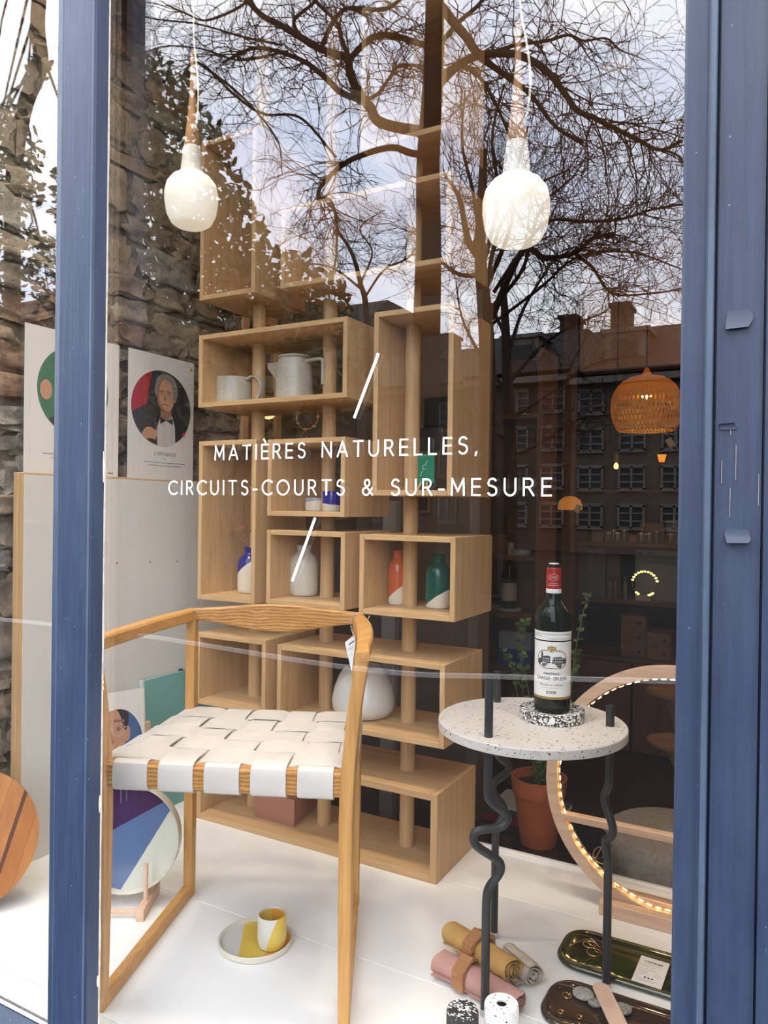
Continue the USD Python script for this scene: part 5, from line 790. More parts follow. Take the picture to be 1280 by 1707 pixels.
# ================================================================== PENDANT LAMPS
def pendant(label, px, py, side):
    c = ony(px, py, 0.45); x, y, z = c; t = thing('pendant_lamp', label, 'lamp', (x, y, z + 0.5), 'white bell pendant lamps'); R = 0.0605
    sh_ = mat('opal_glass', (0.62, 0.58, 0.53), 0.3, emit=((1.0, 0.87, 0.68), 0.95)); nk = mat('white_porcelain_neck', (0.55, 0.52, 0.48), 0.3)
    obj('shade', lathe([(0.034, -0.066), (0.046, -0.058), (0.056, -0.038), (R, -0.010), (R, 0.010), (0.056, 0.030), (0.044, 0.046), (0.0285, 0.056), (0.0265, 0.054), (0.042, 0.042), (0.054, 0.02), (0.0575, -0.008), (0.053, -0.037), (0.043, -0.056), (0.034, -0.0645)], (x, y, z), 56), sh_, t, smooth=60)
    obj('neck', lathe([(0.0285, 0.0555), (0.0250, 0.064), (0.0235, 0.080), (0.0195, 0.116), (0.0175, 0.118), (0.0215, 0.075), (0.0265, 0.0545)], (x, y, z), 40), nk, t, smooth=60)
    obj('bulb', lathe([(0, -0.050), (0.018, -0.045), (0.027, -0.030), (0.028, -0.015), (0.018, 0.010), (0.012, 0.03), (0, 0.032)], (x, y, z), 24), mat('warm_bulb', (1, 0.9, 0.7), 0.5, emit=((1.0, 0.80, 0.55), 22.0 * LAMP)), t, smooth=60)
    obj('stem', lathe([(0, 0.112), (0.0180, 0.112), (0.0182, 0.122), (0.0150, 0.150), (0.0095, 0.200), (0.0062, 0.26), (0.0056, 0.335), (0, 0.336)], (x, y, z), 28), wood('lamp_wood', (0.36, 0.19, 0.085), (0.22, 0.105, 0.04), 'z', 60), t, smooth=50)
    P = smoothpath([(x + 0.014, y - 0.008, z + 0.146), (x + 0.021, y - 0.010, z + 0.158), (x + 0.026, y - 0.010, z + 0.19), (x + 0.025, y - 0.008, z + 0.24), (x + 0.015, y - 0.004, z + 0.30), (x + 0.003, y, z + 0.36), (x, y, z + 0.45), (x, y, 2.995)], 60)
    obj('cord', tube(P, 0.0022, 8), mat('white_cord', (0.62, 0.58, 0.52), 0.6), t); obj('ceiling_rose', lathe([(0, 2.975), (0.04, 2.975), (0.045, 2.982), (0.045, 3.0), (0, 3.0)], (x, y, 0), 28), mat('white_metal', (0.7, 0.7, 0.68), 0.4), t)
pendant('white bell shaped pendant lamp left of the tall shelving', 319, 330, 0); pendant('white bell shaped pendant lamp hanging above the side table', 860, 346, 1)

# ================================================================== VINYL ON THE GLASS
for s, x0, x1, z in (('MATIÈRES NATURELLES,', -0.7595, -0.3435, 1.5685), ('CIRCUITS-COURTS & SUR-MESURE', -0.8515, -0.2515, 1.5172)):
    t = thing('window_lettering', 'upper line of white window lettering reading MATIÈRES NATURELLES' if s[0] == 'M' else 'lower line of white window lettering reading CIRCUITS-COURTS & SUR-MESURE', 'lettering', (x0, 0, z))
    for g in strokes(s, 0.0197, x1 - x0, 0.118): obj('letter', wallplate(g, 0.0004, (x0, -0.0001, z)), VINYL, t, smooth=False)
for a, b2, lb in (((631, 589), (590.5, 697), 'white vinyl slash on the glass above the lettering'), ((525.5, 863), (487, 969), 'white vinyl slash on the glass below the lettering')):
    p, q = ony(*a, 0), ony(*b2, 0); obj('window_slash', wallplate(line([(p[0], p[2]), (q[0], q[2])], 0.0042, 'flat'), 0.0004, (0, -0.0001, 0)), VINYL, smooth=False, cat='lettering', label=lb, group='vinyl slashes on the glass')

# ================================================================== THE SHOP BEHIND
def up_lamp(t, c, r, strength, col=(1.0, 0.50, 0.16), name='bulb', mname=None):
    return obj(name, lathe([(0, -r * 1.25), (r * 0.7, -r), (r, -r * 0.2), (r * 0.75, r * 0.7), (r * 0.35, r * 1.3), (0, r * 1.5)], c, 20), mat(mname or f'filament_glow_{int(strength)}', (1, 0.7, 0.4), 0.4, emit=(col, strength)), t, smooth=60)
DARKC = mat('dark_cord', (0.02, 0.017, 0.015), 0.6)
# potted plant on a dark round table
pot = ony(897, 1400, 1.35); px_, py_, pz_ = pot[0], 1.35, 0.497
dt = thing('low_table', 'low black round table with beaded rim behind the platform', 'table', (px_ - 0.02, 1.43, 0.1)); TBK = mat('black_lacquer', (0.012, 0.010, 0.010), 0.12, coat=0.5)
obj('tabletop', lathe([(0, pz_ - 0.022), (0.205, pz_ - 0.022), (0.21, pz_ - 0.018), (0.21, pz_ - 0.003), (0.207, pz_), (0, pz_)], (px_ - 0.02, 1.43, 0), 64), TBK, dt); obj('pedestal', lathe([(0, 0.1), (0.15, 0.1), (0.14, 0.115), (0.03, 0.14), (0.025, pz_ - 0.03), (0.09, pz_ - 0.022), (0, pz_ - 0.022)], (px_ - 0.02, 1.43, 0), 32), TBK, dt)
obj('beading', cat([trimesh.creation.icosphere(subdivisions=0, radius=0.0032).apply_translation((px_ - 0.02 + 0.2115 * math.cos(a), 1.43 + 0.2115 * math.sin(a), pz_ - 0.008)) for a in np.linspace(0, 2 * PI, 161)[:-1]]), mat('dull_beads', (0.12, 0.12, 0.12), 0.3, 0.6), dt, kind='stuff')
pp = thing('potted_plant', 'trailing green plant in a terracotta pot behind the side table', 'plant', (px_, py_, pz_)); TERC = mat('terracotta', (0.42, 0.105, 0.033), 0.8, var=(9, (0.34, 0.08, 0.026), 0.35, 0.7), bump=(150, 0.15, 0.001))
k = 0.0835
obj('pot', lathe([(0, 0), (0.050, 0), (0.053, 0.003), (0.0735, 0.150), (0.0735, 0.152), (0.079, 0.154), (k, 0.200), (k, 0.203), (0.077, 0.203), (0.070, 0.165), (0.068, 0.15), (0, 0.12)], (px_, py_, pz_), 56), TERC, pp, smooth=40); obj('soil', lathe([(0, 0.17), (0.072, 0.17), (0.074, 0.176), (0, 0.184)], (px_, py_, pz_), 30), mat('potting_soil', (0.025, 0.017, 0.012), 0.95, bump=(90, 0.8, 0.006)), pp)
PLF = [mat('green_leaf', (0.085, 0.15, 0.025), 0.5), mat('dark_green_leaf', (0.045, 0.085, 0.016), 0.5)]; STEM = mat('plant_stem', (0.13, 0.17, 0.06), 0.6)
def leafm(c, d, L, wv_, rs): 
    d = d / np.linalg.norm(d); s = np.cross(d, rs.normal(0, 1, 3)); s /= np.linalg.norm(s); n = np.cross(d, s)
    ring = [c, c + d * L * 0.3 + s * wv_ * 0.8, c + d * L * 0.6 + s * wv_ + n * L * 0.05, c + d * L * 0.9 + s * wv_ * 0.5, c + d * L, c + d * L * 0.9 - s * wv_ * 0.5, c + d * L * 0.6 - s * wv_ + n * L * 0.05, c + d * L * 0.3 - s * wv_ * 0.8, c + d * L * 0.5 - n * L * 0.06]
    return np.array(ring), np.array([(i, (i + 1) % 8, 8) for i in range(8)])
rs = np.random.default_rng(4); base = np.array([px_, py_, pz_ + 0.18])
VINES = [[(900, 1275), (885, 1180), (870, 1090), (865, 1050), (876, 1036)], [(890, 1275), (868, 1190), (853, 1110), (838, 1085)], [(905, 1270), (880, 1210), (872, 1160), (868, 1100), (872, 1080)], [(915, 1275), (950, 1140), (960, 1080), (970, 1030), (978, 1000), (981, 990)], [(910, 1275), (945, 1180), (957, 1110), (968, 1085)], [(900, 1272), (880, 1262), (862, 1255)], [(915, 1272), (925, 1262), (936, 1262)], [(905, 1272), (908, 1255), (902, 1240)]]
for i, vn in enumerate(VINES):
    P = smoothpath([base + rs.normal(0, 0.012, 3) * (1, 1, 0)] + [ony(x, y, 1.33 + 0.02 * math.sin(i + j)) for j, (x, y) in enumerate(vn)], 40); sm = obj('stem', tube(P, np.linspace(0.0020, 0.0009, 40), 6), STEM, pp)
    for q in range(3, 40, 2 if i < 5 else 1):
        if i in (3, 4) and q < 14: continue
        for sd in (-1, 1):
            L = rs.uniform(0.010, 0.022); v, f = leafm(P[q], np.array([sd * rs.uniform(0.4, 1), rs.normal(0, 0.4), rs.uniform(-0.5, 0.7)]), L, L * 0.42, rs); obj('leaf', (v, f), PLF[int(rs.integers(2))], sm, smooth=60)
for k2, (dx, dy, w, h, c, lb) in enumerate([(-0.140, 0.03, 0.15, 0.012, (0.16, 0.015, 0.02), 'dark red magazine lowest on the black low table'), (-0.145, 0.06, 0.14, 0.010, (0.05, 0.05, 0.055), 'black magazine in the middle of the pile by the pot'), (-0.130, 0.08, 0.14, 0.010, (0.42, 0.42, 0.41), 'pale grey magazine on top of the pile by the pot'), ]):
    t = thing('magazine', lb, 'magazine', (px_ + dx, 1.46 + dy, pz_ + 0.013 * k2), 'magazines on the low table'); obj('cover', box(px_ + dx - w / 2, px_ + dx + w / 2, 1.46 + dy - 0.06, 1.46 + dy + 0.09, pz_ + 0.013 * k2, pz_ + 0.013 * k2 + h, 0.001), mat(f'magazine_{k2}', c, 0.3), t); obj('pages', box(px_ + dx - w / 2 + 0.004, px_ + dx + w / 2 + 0.001, 1.46 + dy - 0.058, 1.46 + dy + 0.088, pz_ + 0.013 * k2 + 0.002, pz_ + 0.013 * k2 + h - 0.002), mat('page_edges', (0.55, 0.53, 0.5), 0.8), t)
bb_ = thing('booklet', 'blue covered booklet behind the terracotta pot', 'booklet', (px_ - 0.03, 1.58, pz_)); obj('cover', box(px_ - 0.12, px_ + 0.02, 1.53, 1.66, pz_, pz_ + 0.02, 0.001), mat('blue_cover', (0.03, 0.07, 0.20), 0.35), bb_); obj('pages', box(px_ - 0.118, px_ + 0.021, 1.532, 1.658, pz_ + 0.003, pz_ + 0.017), MATS['page_edges'], bb_)
# pouf and wooden pedestal tables
pf = thing('pouf', 'round grey felt pouf with an ochre piping behind the ring lamp', 'pouf', (-0.36, 1.86, 0.1)); FELT = mat('grey_felt', (0.58, 0.54, 0.46), 0.95, var=(60, (0.42, 0.39, 0.33), 0.35, 0.7), bump=(400, 0.4, 0.002))
obj('body', lathe([(0, 0.1), (0.20, 0.1), (0.235, 0.125), (0.25, 0.18), (0.25, 0.32), (0.235, 0.39), (0.20, 0.415), (0, 0.425)], (-0.36, 1.86, 0), 56), FELT, pf, smooth=60); obj('piping', torus((-0.36, 1.86, 0.165), 0.251, 0.006), mat('ochre_piping', (0.42, 0.20, 0.04), 0.7), pf)
for k2, (x, y, z, rx, lb) in enumerate([(-0.41, 2.62, 0.725, 0.170, 'oval wooden pedestal table, the higher of two, beyond the ring lamp'), (-0.37, 2.38, 0.575, 0.165, 'oval wooden pedestal table, the lower of two, beyond the ring lamp')]):
    t = thing('pedestal_table', lb, 'table', (x, y, 0.1), 'wooden pedestal tables'); TW_ = wood('table_wood', (0.36, 0.20, 0.10), (0.26, 0.135, 0.06), 'x', 30); m = lathe([(0, -0.022), (0.96, -0.022), (1.0, -0.012), (1.0, -0.003), (0.98, 0), (0, 0)], (0, 0, 0), 48); m.vertices = m.vertices * (rx, rx * 0.7, 1) + (x, y, z); obj('tabletop', m, TW_, t)
    L = []
    for q in np.linspace(0, 1, 12): L.append(rect((x + 0.02, y, 0.1 + (z - 0.122) * q), (0.055 + 0.05 * (2 * abs(q - 0.45)) ** 3, 0, 0), (0, 0.045 + 0.03 * (2 * abs(q - 0.45)) ** 3, 0), 0.5))
    obj('pedestal', loft(L), TW_, t)
jt = thing('black_jar', 'small black jar standing on the higher pedestal table', 'jar', (-0.375, 2.62, 0.725)); obj('body', lathe([(0, 0), (0.026, 0), (0.03, 0.005), (0.03, 0.05), (0.024, 0.058), (0, 0.058)], (-0.375, 2.62, 0.725), 24), BLACK, jt); obj('lid', lathe([(0, 0.058), (0.026, 0.058), (0.026, 0.072), (0, 0.074)], (-0.375, 2.62, 0.725), 24), BLACK, jt)
# tall brown corner shelf
cs = thing('corner_shelf', 'tall brown wooden corner shelf with rounded boards', 'shelf', (-1.2, 2.7, 0.1))
obj('back_panel', box(-1.30, -1.055, 2.80, 2.82, 0.1, 2.26), WALNUT, cs); obj('side_panel', box(-1.075, -1.055, 2.55, 2.80, 0.1, 2.26, 0.002), WALNUT, cs)
for z in (0.735, 1.012, 1.283, 1.62, 1.95):
    o = Polygon([(-1.37, 2.80)] + [(-1.37, 2.72)] + [(-1.20 + 0.17 * math.cos(a), 2.72 - 0.19 * math.sin(a)) for a in np.linspace(PI, PI / 2, 12)] + [(-1.075, 2.53), (-1.075, 2.80)]); m = prism(o, 0.022); m.apply_translation([0, 0, z - 0.022]); obj('board', m, WALNUT, cs)
def simple(name, label, c, loc, parts, group=None):
    t = thing(name, label, c, loc, group)
    for nm, m, mt in parts: obj(nm, m, mt, t, smooth=40)
    return t
bt = ony(848, 1008, 2.62); bt[2] = 1.027
simple('wine_bottle', 'dark wine bottle with pale label on the brown corner shelf', 'bottle', bt, [('glass', lathe([(0, 0), (0.034, 0), (0.037, 0.005), (0.037, 0.15), (0.030, 0.19), (0.015, 0.22), (0.0135, 0.29), (0, 0.292)], bt, 28), WGL), ('label', lathe([(0.0374, 0.035), (0.0378, 0.035), (0.0378, 0.12), (0.0374, 0.12)], bt, 28), mat('tan_label', (0.36, 0.29, 0.2), 0.7))])
DISH = mat('pale_dish', (0.36, 0.33, 0.28), 0.5)
for px, z, yy, r, lb in ((848, 1.012, 2.62, 0.062, 'round pale coaster under the dark bottle on the corner shelf'), (820, 1.012, 2.66, 0.045, 'round pale coaster left of the dark bottle'), (868, 1.283, 2.62, 0.05, 'round white dish on the upper board of the corner shelf')):
    c = ony(px, 950, yy); c[2] = z; simple('round_dish', lb, 'dish', c, [('base', lathe([(0, 0), (r * 0.9, 0), (r, 0.003), (r, 0.012), (0, 0.013)] if z < 1.2 else [(0, 0), (r * 0.9, 0), (r, 0.006), (r, 0.024), (r * 0.93, 0.025), (r * 0.9, 0.01), (0, 0.009)], c, 32), DISH)])
c = ony(830, 905, 2.70); c[2] = 1.283; simple('brown_box', 'brown wooden box on the upper board of the corner shelf', 'box', c, [('body', box(c[0] - 0.08, c[0] + 0.06, 2.66, 2.76, 1.283, 1.36, 0.003), WALNUT), ('lid', box(c[0] - 0.082, c[0] + 0.062, 2.658, 2.762, 1.36, 1.375, 0.003), WALNUT)])
c = ony(851, 912, 2.60); c[2] = 1.283; simple('small_candle', 'small pale candle tin beside the brown box', 'candle', c, [('tin', lathe([(0, 0), (0.017, 0), (0.017, 0.058), (0, 0.058)], c, 20), DISH), ('lid', lathe([(0, 0.058), (0.0175, 0.058), (0.0175, 0.066), (0, 0.066)], c, 20), WALNUT)])
c = ony(857, 1110, 2.66); c[2] = 0.735; simple('gift_box', 'blue and white upright box low on the corner shelf', 'box', c, [('base', box(c[0] - 0.085, c[0] + 0.085, 2.66, 2.72, 0.735, 0.82, 0.002), mat('blue_box_card', (0.02, 0.07, 0.24), 0.5)), ('sleeve', box(c[0] - 0.083, c[0] + 0.083, 2.662, 2.718, 0.82, 0.90, 0.002), mat('pale_box_card', (0.30, 0.31, 0.33), 0.5))])
# stock shelves along the recess
ss = thing('stock_shelf', 'long dark wooden stock shelving at the back of the shop', 'shelf', (-0.2, 3.8, 0.1)); DKW = wood('dark_shelf_wood', (0.13, 0.055, 0.028), (0.08, 0.032, 0.016), 'x', 20)
for z in (0.655, 0.985, 1.318, 1.625): obj('board', box(-1.17, 1.6, 3.60, 3.92, z - 0.022, z, 0.002), DKW, ss)
for x in (-1.18, 0.2, 1.6): obj('upright', box(x - 0.015, x + 0.015, 3.60, 3.92, 0.1, 1.64, 0.002), DKW, ss)
for x0 in np.arange(-1.16, 1.5, 0.34): obj('door', box(x0, x0 + 0.325, 3.605, 3.622, 0.12, 0.625, 0.002), wood('cupboard_wood', (0.16, 0.075, 0.04), (0.11, 0.05, 0.026), 'z', 20), ss)
JG = mat('jar_glass', (0.10, 0.085, 0.065), 0.08, coat=0.5); JL_ = mat('jar_lid', (0.50, 0.42, 0.28), 0.35, 0.5)
rsj = np.random.default_rng(9); JN = ['just right of the paper basket', 'second in front from the paper basket', 'left of the pair below the wooden crate', 'right of the pair below the wooden crate', 'in front of the plastic bin', 'behind, just left of the printed box', 'behind, between the two nearest the paper basket', 'behind, right of the pair at the crate']
jx = [(1014, 0), (1029, 0), (1069, 0), (1081, 0), (1117, 0), (1040, 1), (1022, 1), (1094, 1)]
for i, (px, row) in enumerate(jx):
    c = ony(px, 905, 3.66 + 0.1 * row); c[2] = 1.318; r = 0.022
    simple('preserve_jar', ('taller ' if row else 'small ') + 'tin-lidded preserve jar ' + JN[i], 'jar', c, [('body', lathe([(0, 0), (r * 0.95, 0), (r, 0.003), (r, 0.040 + 0.012 * row), (r * 0.8, 0.047 + 0.012 * row), (0, 0.047 + 0.012 * row)], c, 18), JG), ('lid', lathe([(0, 0), (r * 0.85, 0), (r * 0.85, 0.013), (0, 0.014)], c + (0, 0, 0.047 + 0.012 * row), 18), JL_)], 'preserve jars on the stock shelf')
def shelfbox(name, label, c, px0, px1, y, z, h, d, col, lid=None):
    a, q = ony(px0, 950, y), ony(px1, 950, y); m_ = mat('box_' + label.split()[0] + '_' + str(px0), col, 0.6); ps = [('body', box(a[0], q[0], y, y + d, z, z + h * 0.82, 0.002), m_), ('lid', box(a[0] - 0.002, q[0] + 0.002, y - 0.002, y + d + 0.002, z + h * 0.80, z + h, 0.002), lid or m_)]
    return simple(name, label, c, ((a[0] + q[0]) / 2, y + d / 2, z), ps)
shelfbox('paper_basket', 'small tan paper basket at the left of the jar shelf', 'basket', 985, 1004, 3.66, 1.318, 0.07, 0.08, (0.16, 0.09, 0.05)); shelfbox('wooden_crate', 'orange brown wooden crate behind the jars', 'crate', 1066, 1106, 3.78, 1.318, 0.115, 0.1, (0.20, 0.085, 0.035)); shelfbox('plastic_bin', 'pale plastic bin at the right end of the jar shelf', 'bin', 1110, 1150, 3.72, 1.318, 0.135, 0.12, (0.17, 0.165, 0.16)); shelfbox('label_box', 'small printed box among the jars on the shelf', 'box', 1048, 1064, 3.655, 1.318, 0.045, 0.05, (0.22, 0.12, 0.07))
def board_(label, px0, px1, y, z0, h, col, prints=()):
    a, q = ony(px0, 950, y), ony(px1, 950, y); t = thing('display_card', label, 'card', ((a[0] + q[0]) / 2, y, z0), 'cards and boards on the middle shelf'); obj('sheet', box(a[0], q[0], y, y + 0.006, z0, z0 + h), mat('card_' + str(px0), col, 0.5), t)
    for (u0, u1, v0, v1, cc) in prints: w = q[0] - a[0]; obj('print', box(a[0] + w * u0, a[0] + w * u1, y - 0.001, y, z0 + h * v0, z0 + h * v1), mat('cardprint_%d_%d' % (px0, int(1000 * cc[2])), cc, 0.6), t)
    return t
board_('pale grey board standing at the left of the middle shelf', 959, 1009, 3.70, 0.985, 0.295, (0.085, 0.075, 0.068), ((0.42, 0.58, 0.5, 1.0, (0.12, 0.105, 0.09)),)); board_('brown card standing between the two pale boards', 1011, 1034, 3.78, 0.985, 0.25, (0.10, 0.05, 0.03), ((0.1, 0.9, 0.45, 0.9, (0.13, 0.07, 0.045)),))
board_('large pale blue printed board on the middle shelf', 1059, 1160, 3.74, 0.985, 0.29, (0.125, 0.14, 0.16), ((0.02, 0.13, 0.9, 0.96, (0.03, 0.05, 0.09)), (0.2, 0.33, 0.9, 0.96, (0.02, 0.08, 0.24)), (0.1, 0.9, 0.72, 0.78, (0.09, 0.10, 0.115)), (0.5, 0.72, 0.42, 0.52, (0.17, 0.15, 0.13))))
for k2, px in enumerate((1016, 1025, 1041)):
    c = ony(px, 1000, 3.66); c[2] = 0.985; simple('dark_vial', ('left', 'middle', 'right')[k2] + ' one of three small dark vials on the middle shelf', 'vial', c, [('glass', lathe([(0, 0), (0.013, 0), (0.014, 0.003), (0.014, 0.09), (0.006, 0.105), (0, 0.105)], c, 16), JG), ('cap', lathe([(0, 0.105), (0.008, 0.105), (0.008, 0.13), (0, 0.13)], c, 14), BLACK)], 'dark vials on the middle stock shelf')
c = ony(1075, 968, 3.66); c[2] = c[2]; sl = thing('light_wreath', 'small hoop of yellow lights standing on the middle shelf', 'lamp', (c[0], 3.66, 0.985)); RW = 0.070; cz = 0.985 + RW + 0.03
WL = mat('wreath_led', (1, 0.85, 0.3), 0.5, emit=((1.0, 0.66, 0.12), 9.0)); th = np.linspace(0, 2 * PI, 40); obj('hoop', tube(np.stack([c[0] + RW * np.cos(th), 3.66 + 0 * th, cz + RW * np.sin(th)], 1), 0.004, 6), mat('hoop_wire', (0.1, 0.08, 0.05), 0.5), sl); obj('stand', box(c[0] - 0.05, c[0] + 0.03, 3.64, 3.68, 0.985, 0.985 + 0.032, 0.003), DISH, sl)
for k2, a in enumerate(list(np.radians(np.linspace(15, 165, 11))) + list(np.radians([-70, -60, -50, -120, -130]))): obj('led', blob((c[0] + RW * math.cos(a), 3.652, cz + RW * math.sin(a)), (0.0075, 0.004, 0.0055), k2, 0.2, 1), WL, sl)
for (p0, p1, z0, h, y, n, lb) in ((1034, 1076, 0.655, 0.245, 3.62, 3, 'stack of three wooden drawers with round knobs on the lower shelf'), (1077, 1118, 0.655, 0.155, 3.62, 2, 'pair of lower wooden drawers right of the three-drawer stack')):
    a, q = ony(p0, 1060, y), ony(p1, 1060, y); t = thing('drawer_box', lb, 'drawers', ((a[0] + q[0]) / 2, y + 0.1, z0), 'drawer boxes on the lower shelf'); DW = wood('drawer_wood', (0.24, 0.115, 0.06), (0.17, 0.08, 0.04), 'x', 30); obj('body', box(a[0], q[0], y + 0.01, y + 0.24, z0, z0 + h, 0.002), DW, t)
    for k2 in range(n): zb = z0 + h * k2 / n; d = obj('drawer', box(a[0] + 0.006, q[0] - 0.006, y, y + 0.012, zb + 0.005, zb + h / n - 0.004, 0.002), DW, t); obj('knob', lathe([(0, 0), (0.007, 0), (0.010, 0.008), (0.007, 0.014), (0, 0.015)], (q[0] - 0.035, y, zb + h / n / 2), 14, (0, -1, 0)), BLACK, d)
tr8 = struct('trim_8', box(*sorted((ony(944, 800, 3.5)[0], ony(964, 800, 3.5)[0])), 3.4, 3.45, 0.1, 3.0, 0.002), WALNUT, label='brown timber post below the bulkhead')
# lamps at the back
wk = ony(1077, 672, 2.6); wl2 = thing('wicker_lamp', 'large woven bamboo dome lamp glowing over the back shelves', 'lamp', wk); BAM = usdkit.material(stage, '/World/Looks/bamboo_strip', {'d': ('diffuse_bsdf', {'color': (0.78, 0.54, 0.16)}), 't': ('translucent_bsdf', {'color': (0.88, 0.60, 0.16)}), 'x': ('mix_closure', {'fac': 0.55})}, [('d.BSDF', 'x.closure1'), ('t.BSDF', 'x.closure2')], surface='x.closure'); Rw, Hw = 0.149, 0.128
def dome(u): a = u * 0.5 * PI; return Rw * (math.sin(min(a * 1.28, PI / 2 + 0.42)) if u < 1 else math.sin(PI / 2 + 0.42)), 0.125 * math.cos(a * 1.0) ** 0.9 * 1.0
prof = smoothpath([(0.02, 0, 0.124), (0.07, 0, 0.112), (0.115, 0, 0.082), (0.142, 0, 0.035), (0.149, 0, -0.015), (0.145, 0, -0.060), (0.130, 0, -0.105), (0.118, 0, -0.122)], 40)[:, [0, 2]]
for sg in (1, -1):
    S = []
    for k2 in range(52):
        q = np.linspace(0.05, 1, 22); rr = np.interp(q, np.linspace(0, 1, 40), prof[:, 0]); zz2 = np.interp(q, np.linspace(0, 1, 40), prof[:, 1]); an = 2 * PI * k2 / 52 + sg * q * 0.72; wob = 0.0012 * np.sign(np.sin(an * 26 + k2)); L = []
        for i in range(22):
            rad = np.array([math.cos(an[i]), math.sin(an[i]), 0]); tg_ = np.array([-math.sin(an[i]), math.cos(an[i]), 0]); L.append(rect(wk + rad * (rr[i] + sg * 0.0009) + (0, 0, zz2[i]), tg_ * min(0.0040, 0.0020 + rr[i] * 0.02), rad * 0.0005, 0.1))
        S.append(loft(L, False))
    obj('woven_strips', cat(S), BAM, wl2, kind='stuff', smooth=False)
for rr, zz2 in ((0.118, -0.122), (0.131, -0.104), (0.075, 0.110), (0.10, 0.096), (0.12, 0.077)): obj('hoop', torus(wk + (0, 0, zz2), rr, 0.0022), BAM, wl2)
obj('crown', lathe([(prof[i][0] + 0.001, prof[i][1]) for i in range(0, 18)][::-1] + [(0.0, 0.124)] + [(prof[i][0] - 0.002, prof[i][1] - 0.002) for i in range(0, 18)], wk, 40), BAM, wl2, smooth=60)
obj('holder', lathe([(0, 0.12), (0.016, 0.12), (0.02, 0.128), (0.008, 0.155), (0, 0.157)], wk, 20), BAM, wl2); obj('cord', tube([wk + (0, 0, 0.15), np.array([wk[0], wk[1], 2.99])], 0.003, 6), DARKC, wl2); up_lamp(wl2, wk + (0, 0, 0.045), 0.022, 130.0 * LAMP, (1.0, 0.70, 0.30))
q = ony(1117, 738, 2.52); obj('price_label', put(prism(rrect(-0.014, 0.014, -0.02, 0.02, 0.002), 0.001), q, RGT * 0.88 + UPV * 0.45, UPV * 0.88 - RGT * 0.45), mat('kraft_label', (0.36, 0.27, 0.18), 0.7), wl2); obj('label_string', tube([q + (0, 0, 0.02), wk + (0.06, -0.07, -0.115)], 0.0007, 5), mat('string', (0.4, 0.32, 0.2), 0.8), wl2)
fb = ony(1027, 777, 3.0); t = thing('filament_bulb', 'bare glowing filament bulb hanging in the dark back of the shop', 'lamp', fb); up_lamp(t, fb, 0.0125, 9.0, (1.0, 0.45, 0.10), mname='filament_core'); obj('socket', lathe([(0, 0.024), (0.012, 0.024), (0.012, 0.06), (0.004, 0.065), (0, 0.065)], fb, 16), mat('brass_socket', (0.25, 0.12, 0.04), 0.4, 0.8), t); obj('cord', tube([fb + (0, 0, 0.06), np.array([fb[0], fb[1], 2.3 if False else 2.99])], 0.0025, 6), DARKC, t)
fs = ony(1103, 763, 3.2); t = thing('shaded_lamp', 'tiny orange table lamp glow under a slanted shade far right', 'lamp', fs); obj('shade', lathe([(0.013, -0.022), (0.023, 0.016), (0.021, 0.016), (0.011, -0.022)], fs, 24), mat('amber_shade', (0.6, 0.2, 0.03), 0.5, emit=((1.0, 0.33, 0.04), 1.6)), t); obj('stem', tube([fs + (0, 0, -0.02), np.array([fs[0], fs[1], 1.64])], 0.004, 6), BLACK, t); obj('base', lathe([(0, 1.625), (0.04, 1.625), (0.04, 1.635), (0, 1.64)], (fs[0], fs[1] + 0.0, 0), 20), BLACK, t); obj('wall_arm', tube([np.array([fs[0], fs[1], 1.64]), np.array([fs[0], 3.62, 1.64])], 0.004, 6), BLACK, t)
od = ony(950, 840, 2.8); t = thing('dome_lamp', 'small orange bell lamp hanging left of the bare bulb', 'lamp', od); obj('shade', lathe([(0.058, -0.03), (0.060, -0.012), (0.050, 0.018), (0.028, 0.034), (0.008, 0.038), (0.008, 0.035), (0.027, 0.031), (0.048, 0.016), (0.057, -0.012), (0.056, -0.03)], od, 36), mat('amber_dome', (0.55, 0.20, 0.03), 0.4, emit=((1.0, 0.36, 0.05), 0.42)), t, smooth=60); up_lamp(t, od + (0, 0, -0.002), 0.015, 18.0 * LAMP); obj('cord', tube([od + (0, 0, 0.035), np.array([od[0], od[1], 2.99])], 0.0025, 6), DARKC, t)
obj('price_label', put(prism(rrect(-0.013, 0.013, -0.02, 0.02, 0.002), 0.001), ony(963, 848, 2.72), RGT * 0.9 - UPV * 0.3, UPV * 0.9 + RGT * 0.3), MATS['kraft_label'], t)
# pictures on the partition, mirror and lamp on the stone wall
def picture(label, px0, px1, py0, py1, col, fcol):
    a, q = ony(px0, py0, 1.995), ony(px1, py1, 1.995); t = thing('picture_frame', label, 'picture', ((a[0] + q[0]) / 2, 1.99, (a[2] + q[2]) / 2), 'pictures on the partition'); x0, x1, z1 = a[0], q[0], a[2]; z0 = q[2] - 0.02 if py1 < 760 else q[2]; w = 0.010
    obj('frame', cat([box(x0 - w, x1 + w, 1.975, 2.0, z1, z1 + w), box(x0 - w, x1 + w, 1.975, 2.0, z0 - w, z0), box(x0 - w, x0, 1.975, 2.0, z0, z1), box(x1, x1 + w, 1.975, 2.0, z0, z1)]), mat('frame_' + str(px0), fcol, 0.5), t, smooth=False); obj('print', box(x0, x1, 1.985, 1.998, z0, z1), mat('picture_' + str(px0), col, 0.4, var=(9, tuple(0.4 * c for c in col), 0.35, 0.65)), t, smooth=False)
picture('black screen high on the taupe partition', 714, 745, 668, 700, (0.008, 0.008, 0.009), (0.01, 0.01, 0.01)); picture('dark seascape picture in a thin frame above the green card', 697, 738, 714, 744, (0.05, 0.07, 0.065), (0.20, 0.13, 0.08)); picture('small dark picture under the tall cubby on the partition', 692, 716, 830, 851, (0.055, 0.05, 0.045), (0.24, 0.17, 0.11))
